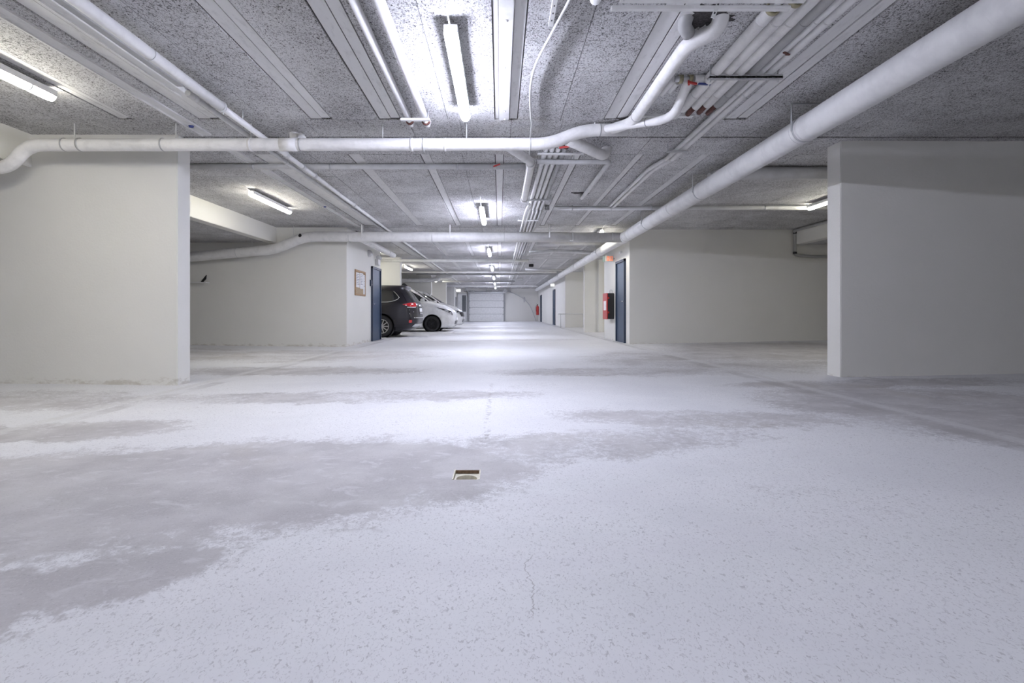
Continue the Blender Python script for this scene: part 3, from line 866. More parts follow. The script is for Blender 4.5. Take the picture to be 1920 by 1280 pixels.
for k in range(13):
    MB().box(1.66 + k * 0.04, 1.675 + k * 0.04, 3.9735, 3.9755, 2.572, 2.584).build('slot', 'dark', br)
br = thing('pipe_rack', 'small metal clip rail where the two slim right pipes go on', 'bracket', (2.03, 5.88, 2.59))
MB().box(1.92, 2.15, 5.86, 5.90, 2.588, 2.600).build('rail', 'metal', br)
for x in (1.93, 2.14):
    MB().cyl((x, 5.88, 2.58), (x, 5.88, 2.69), 0.005, 6).build('rod', 'metal', br)
br = thing('pipe_rack', 'flat white rail under the valve group by the insulated elbow', 'bracket', (1.6, 4.92, 2.62))
MB().box(1.36, 1.86, 4.90, 4.96, 2.632, 2.648).build('rail', 'white', br)
for x in (1.40, 1.82):
    MB().cyl((x, 4.93, 2.64), (x, 4.93, 2.69), 0.006, 6).build('rod', 'metal', br)
# valve group with red lever
vg = thing('valve_group', 'valve with red lever and blue tag beside the upper right bundle', 'valve', (1.52, 4.12, 2.60))
MB().cyl((1.69, 4.16, 2.645), (1.58, 4.16, 2.645), 0.036, 12).build('stub', 'insul', vg)
MB().cyl((1.58, 4.16, 2.645), (1.42, 4.16, 2.645), 0.024, 12).build('body', 'metal', vg)
MB().ring((1.47, 4.16, 2.645), (1, 0, 0), 0.024, 0.03, 0.012, 8).build('union_nut', 'brass', vg)
MB().ring((1.55, 4.16, 2.645), (1, 0, 0), 0.024, 0.03, 0.012, 8).build('union_nut', 'brass', vg)
MB().cbox((1.555, 4.13, 2.60), (0.08, 0.018, 0.014), Matrix.Rotation(0.4, 3, 'Z')).cyl((1.53, 4.15, 2.64), (1.53, 4.14, 2.59), 0.008, 8).build('lever', 'red', vg)
MB().cbox((1.655, 4.14, 2.597), (0.10, 0.018, 0.012), Matrix.Rotation(0.1, 3, 'Z')).build('tag', 'bluep', vg)
MB().cyl((1.42, 4.16, 2.645), (1.40, 4.42, 2.64), 0.026, 12).build('stub', 'insul', vg)
MB().cyl((1.46, 4.20, 2.635), (1.45, 4.36, 2.63), 0.020, 12).build('drain_stub', 'white', vg)
vg2 = thing('valve_group', 'group of small valves and rusty unions behind the insulated pipe', 'valve', (0.66, 5.75, 2.60))
for k, x in enumerate((0.52, 0.60, 0.68, 0.76)):
    MB().cyl((x, 5.60, 2.64), (x, 6.0, 2.64), 0.020, 10).build('stub', 'plast', vg2)
    MB().ring((x, 5.72 + 0.04 * k, 2.64), (0, 1, 0), 0.020, 0.03, 0.010, 8).build('union_nut', 'rust' if k % 2 else 'metal', vg2)
MB().cbox((0.72, 5.70, 2.59), (0.12, 0.015, 0.02), Matrix.Rotation(-0.5, 3, 'Z')).build('lever', 'red', vg2)

# rack of pipes crossing at the very top of the frame
rk = thing('overhead_rail', 'white double rail crossing at the top edge of the frame', 'rail', (1.2, 3.04, 2.52))
MB().rbox(0.66, 1.72, 3.02, 3.055, 2.545, 2.565, 0.003).build('rail', 'white', rk)
MB().rbox(0.70, 1.78, 2.92, 3.00, 2.56, 2.575, 0.003).build('rail', 'white', rk)
for x in (0.72, 1.70):
    MB().cyl((x, 2.97, 2.56), (x, 2.97, 2.69), 0.006, 6).build('rod', 'metal', rk)
pipe('pipe_stub', 'short white capped pipe end left of the overhead rail', 'pipe', [([(0.565, 1.5, 2.60), (0.565, 3.03, 2.60)], 0.032)], 'plast', hangers=[(0.565, 2.9, 2.62)])
pipe('pipe_stub', 'second white pipe end tucked above the overhead rail', 'pipe', [([(0.66, 1.5, 2.62), (0.66, 3.00, 2.62)], 0.030)], 'plast', hangers=[(0.66, 2.9, 2.64)], bands=[((0.66, 2.93, 2.62), (0, 1, 0), 0.03, 0.03, 0.006)])
hs = thing('hanger_strip', 'white perforated strip hanging near the top edge beside the broken hole', 'bracket', (1.27, 3.05, 2.48))
rotm = Vector((0.08, 0.0, 0.20)).normalized()
MB().cbox((1.30, 3.02, 2.60), (0.022, 0.006, 0.24), Matrix.Rotation(0.38, 3, 'Y')).build('strip', 'white', hs)
for k in range(4):
    q = Vector((1.30, 3.0165, 2.60)) + Vector((math.sin(0.38), 0, math.cos(0.38))) * (-0.09 + 0.055 * k)
    MB().cbox(q, (0.009, 0.002, 0.012), Matrix.Rotation(0.38, 3, 'Y')).build('slot', 'dark', hs)
hs = thing('hanger_strip', 'slim white perforated angle strip beside the curved cable', 'bracket', (0.34, 3.2, 2.66))
MB().box(0.325, 0.355, 1.8, 3.42, 2.660, 2.686).build('strip', 'white', hs)
for k in range(5):
    MB().box(0.336, 0.344, 3.02 + 0.08 * k, 3.035 + 0.08 * k, 2.6585, 2.661).build('slot', 'dark', hs)
# curved white cable
cb = tag(MB().tube(spline([(0.52, 2.4, 2.655), (0.435, 3.05, 2.655), (0.36, 3.46, 2.655), (0.275, 3.94, 2.655), (0.262, 4.40, 2.66), (0.30, 4.95, 2.66), (0.325, 5.22, 2.665), (0.345, 5.9, 2.67), (0.42, 7.2, 2.67), (0.45, 7.9, 2.67)], 8), 0.0095, 8).build('flexible_conduit', 'white'), 'thin curved white conduit snaking along the middle ceiling', 'conduit')

# thin pipe going across and then back beside the middle bundle
pipe('cross_pipe', 'thin grey pipe turning a corner right of the middle bundle', 'pipe',
     [(fillet([(0.45, 6.22, 2.578), (1.335, 6.22, 2.578), (1.335, 8.35, 2.60), (1.335, 8.45, 2.75)], 0.07, 5), 0.030)], 'pgrey',
     hangers=[(0.9, 6.22, 2.62)])
# middle bundle
mid = [(0.535, 0.030), (0.605, 0.030), (0.675, 0.030), (0.75, 0.034)]
wd = ['leftmost', 'second', 'third', 'rightmost']
for k, (x, r) in enumerate(mid):
    pipe('supply_pipe', wd[k] + ' pipe of the bundle running down the middle ceiling', 'pipe',
         [([(x, 5.85, 2.645), (x, 9.35, 2.645)], r), (fillet([(x, 9.30, 2.645), (x + 0.02, 9.6, 2.645), (x + 0.02, 38, 2.645)], 0.1, 4), r * 0.85)], 'pdark' if k == 3 else 'plast',
         bands=[((x, y, 2.645), (0, 1, 0), r, 0.02, 0.004) for y in (6.5, 7.5)], group='pipes of the middle bundle')
pipe('supply_pipe', 'bright slim pipe left of the middle bundle', 'pipe', [(fillet([(0.50, 8.6, 2.562), (0.465, 9.0, 2.562), (0.465, 20, 2.562)], 0.2, 5), 0.020)], 'white', hangers=[(0.47, 12, 2.60)])
pipe('supply_pipe', 'second bright slim pipe left of the middle bundle', 'pipe', [(fillet([(0.535, 8.9, 2.562), (0.525, 9.2, 2.562), (0.525, 20, 2.562)], 0.2, 5), 0.022)], 'white', hangers=[(0.53, 12, 2.60)])
for k, (y, x0, x1) in enumerate(((5.98, 0.44, 0.98), (8.45, 0.42, 0.86), (10.35, 0.36, 0.78), (13.2, 0.44, 0.84), (16.4, 0.44, 0.84), (20.0, 0.44, 0.84), (24.0, 0.44, 0.84), (29, 0.44, 0.84))):
    br = thing('pipe_rack', ['toothed rail under the middle bundle behind the insulated pipe', 'second rail under the middle bundle', 'bright rail under the middle bundle, third one back',
                             'rail under the middle bundle past the thick cross pipe', 'fifth rail under the middle bundle', 'sixth rail under the middle bundle', 'seventh rail under the middle bundle', 'farthest rail under the middle bundle'][k], 'bracket', ((x0 + x1) / 2, y, 2.59))
    MB().box(x0, x1, y - 0.02, y + 0.02, 2.590, 2.606).build('rail', 'white' if k in (0, 2) else 'metal', br)
    for x in (x0 + 0.02, x1 - 0.02):
        MB().cyl((x, y, 2.58), (x, y, 2.69), 0.006, 6).build('rod', 'metal', br)
    if k < 3:
        for x, r in mid:
            MB().ring((x, y, 2.645), (0, 1, 0), r, 0.02, 0.005, 14).build('clamp', 'metal', br)
# a few small things among the pipes
bxx = thing('junction_box', 'grey junction box beside the end of the middle bundle', 'box', (0.86, 9.3, 2.58))
MB().rbox(0.82, 0.90, 9.25, 9.33, 2.60, 2.69, 0.006).build('body', 'pdark', bxx)
MB().cyl((0.86, 9.25, 2.64), (0.86, 9.21, 2.64), 0.025, 12).build('gland', 'metal', bxx)
for (x, y, lb) in ((-3.175, 5.27, 'small blue tape mark on the left ceiling trim in front of the insulated pipe'), (-3.175, 9.30, 'small blue tape mark on the left ceiling trim past the thin cross pipe')):
    tag(MB().lathe([(0.0001, 0.018), (0.022, 0.016), (0.028, 0.0)], (x, y, 2.670), (0, 0, -1), 7).build('tape_mark', 'bluep'), lb, 'tape')
tg = tag(MB().cbox((2.045, 3.66, 2.604), (0.05, 0.015, 0.008), Matrix.Rotation(0.5, 3, 'Z')).cbox((2.07, 3.68, 2.604), (0.03, 0.012, 0.008)).build('pipe_tag', 'rust'), 'small red tag on the slim pipe of the upper right bundle', 'tag')

# far cross pipes
for (nm, lb, pts, r, m, hg) in (
    ('cross_pipe', 'bright white cross pipe above the dark car, ending at the middle bundle', [(-5.0, 18.0, 2.558), (1.02, 18.0, 2.558)], 0.052, 'white', (-2.0, 0.0)),
    ('cross_pipe', 'white cross pipe farther back above the white car', [(-5.0, 23.4, 2.57), (2.6, 23.4, 2.57)], 0.040, 'white', (-2.0, 0.4)),
    ('cross_pipe', 'dark thin cross pipe right after the white cross pipe', [(-4.0, 24.6, 2.56), (0.4, 24.6, 2.56), (2.65, 24.0, 2.52)], 0.035, 'pdark', (-1.0,)),
    ('cross_pipe', 'white cross pipe near the garage door', [(-5.0, 35.5, 2.56), (0.9, 35.5, 2.56), (2.65, 35.5, 2.56)], 0.05, 'white', (-2.0, 0.0)),
    ('cross_pipe', 'grey cross pipe between the far lamps', [(-3.4, 30.4, 2.565), (0.9, 30.4, 2.565)], 0.045, 'pdark', (-1.0,)),
    ('cross_pipe', 'grey cross pipe under the right ceiling past the thick cross pipe', [(1.0, 13.9, 2.61), (2.9, 13.9, 2.61)], 0.05, 'pgrey', (1.6,)),
    ('cross_pipe', 'bowed grey pipe joining the right duct past the blue door', [(0.95, 15.9, 2.60), (1.25, 15.6, 2.58), (1.7, 15.3, 2.575), (2.75, 15.1, 2.50)], 0.055, 'pgrey', (1.5,)),
    ('cross_pipe', 'grey pipe across the right ceiling at the far cream partition', [(1.1, 22.0, 2.60), (2.7, 22.3, 2.56)], 0.05, 'pgrey', (1.8,)),
    ('wall_duct', 'pale pipe along the far left grey partition behind the white car', [(-8, 26.0, 2.30), (-3.55, 26.0, 2.38), (-3.1, 26.0, 2.55), (-2.4, 26.0, 2.60)], 0.11, 'plast', (-3.0,)),
):
    pp = spline(pts, 6) if len(pts) > 2 else pts
    ob = pipe(nm, lb, 'pipe', [(pp, r)], m, hangers=[(x, pts[0][1] if len(pts) == 2 else pts[1][1], 2.6) for x in hg])
tag(MB().rbox(1.18, 1.36, 20.6, 20.8, 2.58, 2.69, 0.01).build('junction_box', 'dark'), 'dark box on the far right ceiling', 'box')
tag(MB().rbox(0.98, 1.30, 29.0, 29.3, 2.55, 2.69, 0.01).build('junction_box', 'pdark'), 'grey box on the far ceiling right of the middle bundle', 'box')
tag(MB().tube(spline([(-3.4, 12.1, 2.66), (-3.1, 12.4, 2.62), (-2.8, 12.0, 2.60), (-2.4, 12.6, 2.60), (-2.2, 12.2, 2.60), (-2.55, 11.9, 2.595), (-2.75, 12.6, 2.60)], 6), 0.012, 8).build('loose_cable', 'dark'), 'loose black cable looped over the left conduits behind the cross pipe', 'cable')
tag(MB().tube(spline([(0.85, 41.6, 2.35), (1.3, 41.7, 2.18), (2.0, 41.75, 1.80), (2.45, 41.7, 1.25), (2.75, 41.6, 0.55), (2.95, 41.5, fz(3) + 0.04)], 8), 0.035, 10).build('drain_hose', 'pgrey'), 'long grey hose arching down the far right end wall', 'hose')
tag(MB().rbox(1.95, 2.08, 41.93, 42.0, 1.55, 1.98, 0.01).build('control_box', 'pgrey'), 'small grey control box on the end wall right of garage door', 'box')

# ------------------------------------------------------------------ wall fittings
# notice board on the left block
X = -3.495
nb = thing('notice_board', 'cork notice board with white papers next to the left blue door', 'notice board', (X, 12.8, 1.16))
fr = MB()
fr.box(X, X + 0.025, 12.33, 13.26, 1.74, 1.785).box(X, X + 0.025, 12.33, 13.26, 1.16, 1.205).box(X, X + 0.025, 12.33, 12.375, 1.205, 1.74).box(X, X + 0.025, 13.215, 13.26, 1.205, 1.74)
fr.build('frame', 'wood', nb)
MB().box(X, X + 0.012, 12.375, 13.215, 1.205, 1.74).build('cork', 'cork', nb)
for (y0, y1, z0, z1) in ((12.40, 12.72, 1.36, 1.72), (12.76, 13.05, 1.34, 1.73), (13.06, 13.22, 1.20, 1.70)):
    pp = MB().box(X + 0.013, X + 0.016, y0, y1, z0, z1).build('paper', 'paper', nb)
    for k in range(7):
        zz = z1 - 0.05 - k * 0.04
        if zz > z0 + 0.03:
            MB().box(X + 0.0165, X + 0.0172, y0 + 0.04, y1 - 0.04 - (k % 3) * 0.03, zz, zz + 0.012).build('text_line', 'ink', pp)
ic = thing('intercom', 'small dark blue panel at the left blue door frame', 'intercom', (X, 13.80, 1.45))
MB().rbox(X, X + 0.05, 13.76, 13.85, 1.45, 1.62, 0.006).build('body', 'bluef', ic)
MB().cyl((X + 0.05, 13.805, 1.49), (X + 0.056, 13.805, 1.49), 0.012, 10).build('button', 'metal', ic)
hn = thing('alarm_sounder', 'round grey sounder on the wall above the left blue door', 'alarm', (X, 13.6, 2.25))
MB().lathe([(0.0001, 0.10), (0.05, 0.10), (0.085, 0.06), (0.09, 0.0)], (X, 13.62, 2.31), (1, 0, 0), 18).build('body', 'pgrey', hn)
MB().lathe([(0.0001, 0.002), (0.05, 0.0)], (X + 0.101, 13.62, 2.31), (1, 0, 0), 16).build('grille', 'pdark', hn)
em = thing('emergency_light', 'twin head emergency light above the left blue door', 'emergency light', (X, 14.5, 2.06))
MB().rbox(X, X + 0.09, 14.35, 14.62, 2.08, 2.24, 0.01).build('body', 'white', em)
for y in (14.38, 14.58):
    MB().lathe([(0.0001, 0.05), (0.05, 0.05), (0.06, 0.03), (0.04, 0.0)], (X + 0.07, y, 2.29), (0.6, -0.8, -0.1), 14).build('head', 'pgrey', em)
# shelf with dark bracket on the left block
sh = thing('wall_shelf', 'narrow white wall shelf with a dark pointed bracket on the left block', 'shelf', (-7.0, 11.6, 1.40))
MB().rbox(-8.2, -6.62, 11.53, 11.69, 1.412, 1.432, 0.003).build('board', 'white', sh)
MB().prism([(-6.75, 1.432), (-6.70, 1.432), (-6.635, 1.50), (-6.625, 1.59)], 'y', 11.55, 11.58).build('bracket', 'black', sh)

# fire cabinet on the right block
X = 3.04
fc = thing('fire_cabinet', 'red and black fire extinguisher cabinet on the wall by the right blue door', 'fire cabinet', (X, 13.85, 0.567))
MB().rbox(2.865, X, 13.58, 14.14, 0.567, 1.255, 0.012).build('body', 'black', fc)
dr = MB().rbox(2.845, 2.865, 13.57, 14.15, 0.560, 1.262, 0.008).build('door', 'red', fc)
for z in (0.72, 1.10):
    MB().rbox(2.865, 2.90, 13.562, 13.575, z, z + 0.05, 0.003).build('latch', 'red', dr)
MB().box(2.843, 2.8455, 13.70, 14.02, 0.80, 1.05).build('label_plate', 'paper', dr)
MB().tube(fillet([(2.93, 13.62, 1.25), (2.93, 13.62, 1.34), (2.99, 13.62, 1.34), (2.99, 13.62, 1.25)], 0.04, 5), 0.008, 8).build('loop_handle', 'metal', fc)
# exit sign, orange lit
ex = thing('exit_sign', 'small orange lit exit sign above the right blue door', 'exit sign', (2.92, 13.6, 2.09))
MB().rbox(2.80, 3.02, 13.57, 13.63, 2.095, 2.255, 0.006).build('housing', 'white', ex)
MB().box(2.835, 2.905, 13.564, 13.571, 2.11, 2.23).build('pictogram_field', 'exit_red', ex)
MB().box(2.922, 2.995, 13.564, 13.571, 2.11, 2.23).build('pictogram_field', 'exit_red', ex)
MB().box(2.955, 2.965, 13.560, 13.565, 2.12, 2.19).add([(2.94, 13.560, 2.175), (2.98, 13.560, 2.175), (2.96, 13.560, 2.215)], [(0, 1, 2)]).build('arrow', 'paper', ex)
MB().box(2.86, 2.868, 13.560, 13.565, 2.12, 2.20).box(2.868, 2.888, 13.560, 13.565, 2.155, 2.163).build('running_figure', 'paper', ex)
MB().rbox(2.74, 2.80, 13.60, 13.66, 2.085, 2.235, 0.006).build('end_cap', 'green', ex)
MB().cyl((3.0, 13.6, 2.17), (3.04, 13.6, 2.17), 0.02, 8).build('mount', 'metal', ex)
for (nm, x0, x1, y, z0, z1, lb) in (('exit_sign', 2.93, 3.16, 29.6, 2.22, 2.40, 'white lit exit sign over the far right door'),
                                    ('exit_sign', -3.50, -3.14, 41.2, 2.36, 2.60, 'white lit exit sign left of the garage door')):
    e = thing(nm, lb, 'exit sign', ((x0 + x1) / 2, y, z0))
    MB().rbox(x0, x1, y, y + 0.06, z0, z1, 0.005).build('housing', 'white', e)
    MB().box(x0 + 0.02, x1 - 0.02, y - 0.006, y, z0 + 0.02, z1 - 0.02).build('lit_panel', 'exit_white', e)
# small fixtures over the right door
tag(MB().rbox(2.98, 3.04, 12.7, 12.86, 2.22, 2.27, 0.008).build('door_contact', 'white'), 'small white contact box above the right blue door', 'box')
# far extinguisher
X = 3.16
fe = thing('fire_extinguisher', 'red fire extinguisher hanging at the far right wall', 'fire extinguisher', (3.03, 41.0, 0.52))
MB().lathe([(0.0001, 0.0), (0.10, 0.0), (0.115, 0.03), (0.115, 0.60), (0.09, 0.68), (0.04, 0.73), (0.035, 0.78)], (3.03, 41.0, 0.52), (0, 0, 1), 18).build('cylinder', 'red', fe)
MB().rbox(2.99, 3.07, 40.97, 41.03, 1.29, 1.36, 0.005).cyl((3.03, 41, 1.36), (2.93, 41, 1.40), 0.012, 8).build('valve_head', 'black', fe)
MB().tube(spline([(3.0, 40.97, 1.32), (2.90, 40.95, 1.2), (2.90, 40.93, 0.8)], 6), 0.013, 8).build('hose', 'black', fe)
MB().box(3.12, 3.16, 40.9, 41.1, 0.95, 1.05).build('bracket', 'metal', fe)
# handrail in the far right bay
hr = thing('handrail', 'low grey handrail in front of the far right block', 'handrail', (3.5, 24.3, 0.0))
MB().tube(fillet([(2.82, 24.6, 0.66), (2.82, 24.5, 0.66), (3.3, 24.5, 0.66), (5.2, 24.5, 0.66)], 0.05, 4), 0.02, 8).build('rail', 'pgrey', hr)
for x in (2.92, 4.0, 5.1):
    MB().cyl((x, 24.5, fz(x)), (x, 24.5, 0.66), 0.016, 8).build('post', 'pgrey', hr)

# floor drain
dn = thing('floor_drain', 'small square floor drain with cream insert set in the floor', 'drain', ((DX0 + DX1) / 2, (DY0 + DY1) / 2, -0.11))
zt = fz(-0.15)
fr = MB()
fr.box(DX0, DX0 + 0.006, DY0, DY1, -0.10, zt + 0.002).box(DX1 - 0.006, DX1, DY0, DY1, -0.10, zt + 0.002)
fr.build('frame', 'cream', dn)
MB().box(DX0 + 0.006, DX1 - 0.006, DY1 - 0.006, DY1, -0.10, zt - 0.001).build('back_edge', 'brown', dn)
pl = MB()
cx, cy = (DX0 + DX1) / 2, (DY0 + DY1) / 2 - 0.02
n = 32; ri = 0.050; zi = zt - 0.016
outer = []; inner = []
for k in range(n):
    a = 2 * PI * k / n + PI / 4
    c_, s_ = math.cos(a), math.sin(a)
    m_ = max(abs(c_), abs(s_))
    outer.append((cx + c_ / m_ * 0.0585, (DY0 + DY1) / 2 + s_ / m_ * 0.066, zi)); inner.append((cx + ri * c_, cy + 0.010 + ri * s_, zi))
low = [(p[0], p[1], zi - 0.03) for p in inner]
pl.add(outer + inner + low, [(k, (k + 1) % n, n + (k + 1) % n, n + k) for k in range(n)] + [(n + k, n + (k + 1) % n, 2 * n + (k + 1) % n, 2 * n + k) for k in range(n)])
pl.build('insert', 'cream', dn)
MB().lathe([(0.0001, 0.004), (0.049, 0.0)], (cx, cy + 0.010, zi - 0.026), (0, 0, 1), 24).build('cup', 'dusty', dn)
for k in range(3):
    MB().box(cx - 0.002 + k * 0.012, cx + 0.002 + k * 0.012, cy - 0.02, cy + 0.045, zi - 0.024, zi - 0.016).build('grate_bar', 'brown', dn)

# ------------------------------------------------------------------ cars
def ring_at(tab, z):
    if z <= tab[0][0]:
        return tab[0][1:]
    for a, b in zip(tab, tab[1:]):
        if z <= b[0]:
            t = (z - a[0]) / (b[0] - a[0])
            return tuple(p + (q - p) * t for p, q in zip(a[1:], b[1:]))
    return tab[-1][1:]
def sgnp(c, e):
    return math.copysign(abs(c) ** e, c)
def ring_pt(tab, z, th, off=0.0):
    xr, xf, w, n = ring_at(tab, z)
    xc, hl = (xr + xf) / 2, (xf - xr) / 2
    return Vector((xc + (hl + off) * sgnp(math.cos(th), 2 / n), (w + off) * sgnp(math.sin(th), 2 / n), z))
def side_y(tab, x, z):
    xr, xf, w, n = ring_at(tab, z)
    xc, hl = (xr + xf) / 2, (xf - xr) / 2
    u = min(0.9999, abs((x - xc) / hl))
    return w * (1 - u ** n) ** (1 / n)
def end_x(tab, y, z, front):
    xr, xf, w, n = ring_at(tab, z)
    xc, hl = (xr + xf) / 2, (xf - xr) / 2
    u = min(0.9999, abs(y / w))
    return xc + (1 if front else -1) * hl * (1 - u ** n) ** (1 / n)
def side_patch(tab, top, bot, sgn, off=0.006, nx=24, nz=5):
    """top, bot: polylines of (x, z) from rear to front"""
    def ev(pl, t):
        xs_ = [p[0] for p in pl]; x = xs_[0] + (xs_[-1] - xs_[0]) * t
        for a, b in zip(pl, pl[1:]):
            if x <= b[0] + 1e-9:
                k = (x - a[0]) / max(1e-9, b[0] - a[0]); return x, a[1] + (b[1] - a[1]) * k
        return pl[-1]
    vs = []; fs = []
    for i in range(nx + 1):
        t = i / nx
        a = ev(bot, t); b = ev(top, t)
        for j in range(nz + 1):
            k = j / nz
            x = a[0] + (b[0] - a[0]) * k; z = a[1] + (b[1] - a[1]) * k
            vs.append((x, sgn * (side_y(tab, x, z) + off), z))
    for i in range(nx):
        for j in range(nz):
            q = i * (nz + 1) + j
            fs.append((q, q + 1, q + nz + 2, q + nz + 1))
    return MB().add(vs, fs, True)
def end_patch(tab, y0, y1, z0, z1, front, off=0.006, ny=12, nz=6, taper=0.0):
    vs = []; fs = []
    s = 1 if front else -1
    for j in range(nz + 1):
        k = j / nz; z = z0 + (z1 - z0) * k
        for i in range(ny + 1):
            y = y0 + (y1 - y0) * i / ny
            y *= (1 - taper * k)
            vs.append((end_x(tab, y, z, front) + s * off, y, z))
    for j in range(nz):
        for i in range(ny):
            q = j * (ny + 1) + i
            fs.append((q, q + 1, q + ny + 2, q + ny + 1))
    return MB().add(vs, fs, True)
def wrap_patch(tab, th0, th1, zf0, zf1, off=0.008, n=16, nz=4):
    """lamp wrapping round a corner; zf0/zf1 give lower/upper height along t"""
    vs = []; fs = []
    for i in range(n + 1):
        t = i / n; th = th0 + (th1 - th0) * t
        for j in range(nz + 1):
            z = zf0(t) + (zf1(t) - zf0(t)) * j / nz
            vs.append(ring_pt(tab, z, th, off))
    for i in range(n):
        for j in range(nz):
            q = i * (nz + 1) + j
            fs.append((q, q + 1, q + nz + 2, q + nz + 1))
    return MB().add(vs, fs, True)

def car_body(tab, wheels, wr, mat, root):
    NA = 72
    zs_ = []
    for a, b in zip(tab, tab[1:]):
        m_ = 3
        for k in range(m_):
            zs_.append(a[0] + (b[0] - a[0]) * k / m_)
    zs_.append(tab[-1][0])
    vs = []; fs = []
    for z in zs_:
        for k in range(NA):
            vs.append(ring_pt(tab, z, 2 * PI * (k + 0.5) / NA))
    for i in range(len(zs_) - 1):
        for k in range(NA):
            k2 = (k + 1) % NA
            fs.append((i * NA + k, i * NA + k2, (i + 1) * NA + k2, (i + 1) * NA + k))
    mb = MB().add(vs, fs, True)
    mb.f.append(list(reversed(range(NA)))); mb.sm.append(False)
    o = (len(zs_) - 1) * NA
    mb.f.append([o + k for k in range(NA)]); mb.sm.append(True)
    body = mb.build('body', mat, root, local=True)
    w = tab[4][3]
    cut = MB()
    for (x, sy) in wheels:
        cut.cyl((x, sy * (w - 0.30), wr + 0.01), (x, sy * (w + 0.3), wr + 0.01), wr + 0.055, 36)
    co = cut.build('cutter', 'dark', root, local=True)
    md = body.modifiers.new('arches', 'BOOLEAN'); md.operation = 'DIFFERENCE'; md.object = co; md.solver = 'EXACT'
    bpy.context.view_layer.update()
    dg = bpy.context.evaluated_depsgraph_get()
    me = bpy.data.meshes.new_from_object(body.evaluated_get(dg))
    body.modifiers.clear(); body.data = me
    me.materials.clear(); me.materials.append(mat if not isinstance(mat, str) else M[mat])
    for p in me.polygons:
        p.material_index = 0
    bpy.data.objects.remove(co, do_unlink=True)
    for (x, sy) in wheels:
        MB().lathe([(wr + 0.050, 0), (wr + 0.050, 0.26), (0.0001, 0.262)], (x, sy * (w - 0.03), wr + 0.01), (0, -sy, 0), 36).build('wheel_arch', 'dark', root, local=True)
    return body
def car_wheel(x, sy, w, wr, root, spokes=10, rim='alloy', width=0.215):
    ax = (0, sy, 0)
    yc = sy * (w - 0.035)
    c = (x, yc - sy * width, wr)
    rr = wr * 0.66
    o = MB().lathe([(rr, 0.02), (wr * 0.93, 0.0), (wr, 0.03), (wr, width - 0.03), (wr * 0.93, width), (rr * 1.06, width - 0.004), (rr, width - 0.02)], c, ax, 36).build('tyre', 'tyre', root, local=True)
    r2 = MB().lathe([(rr, width - 0.018), (rr * 0.95, width - 0.012), (rr * 0.91, width - 0.03), (rr * 0.9, 0.06), (0.0001, 0.06)], c, ax, 32).build('rim', rim, root, local=True)
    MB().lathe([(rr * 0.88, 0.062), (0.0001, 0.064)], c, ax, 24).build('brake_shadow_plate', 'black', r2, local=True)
    sp = MB()
    for k in range(spokes):
        a = 2 * PI * k / spokes
        d = Vector((math.cos(a), 0, math.sin(a)))
        mid_ = Vector((x, yc - sy * 0.035, wr)) + d * rr * 0.5
        sp.cbox(mid_, (rr * 0.92, 0.02, rr * 0.13), Matrix.Rotation(-a, 3, 'Y'))
    sp.build('spokes', rim, r2, local=True)
    MB().lathe([(0.0001, 0.012), (rr * 0.16, 0.010), (rr * 0.2, -0.01)], (x, yc - sy * 0.025, wr), ax, 16).build('hub_cap', rim, r2, local=True)

# dark SUV, its tail towards the lane
T1 = [(0.22, -2.10, 2.10, 0.80, 5.6), (0.30, -2.26, 2.26, 0.87, 6.0), (0.42, -2.37, 2.33, 0.905, 6.2), (0.58, -2.385, 2.34, 0.915, 6.2), (0.76, -2.36, 2.33, 0.915, 6.0),
      (0.92, -2.345, 2.24, 0.91, 6.0), (1.00, -2.34, 2.0, 0.90, 6.0), (1.06, -2.31, 1.40, 0.885, 6.0), (1.12, -2.27, 1.12, 0.86, 6.0), (1.26, -2.17, 0.82, 0.81, 6.0),
      (1.40, -2.06, 0.52, 0.76, 5.8), (1.52, -1.96, 0.24, 0.71, 5.6), (1.58, -1.99, 0.05, 0.675, 5.2), (1.62, -1.99, -0.12, 0.63, 4.8), (1.645, -1.88, -0.35, 0.54, 4.2), (1.655, -1.6, -0.6, 0.40, 3.5)]
suv = thing('parked_suv', 'dark plum SUV parked with its tail toward the driving lane', 'car', (-4.96, 16.82, fz(-4) - 0.0), rz=PI)
WR = 0.345
whs = [(1.45, 1), (1.45, -1), (-1.27, 1), (-1.27, -1)]
body = car_body(T1, whs, WR, 'suv', suv)
for (x, s) in whs:
    car_wheel(x, s, 0.90, WR, suv, 10)
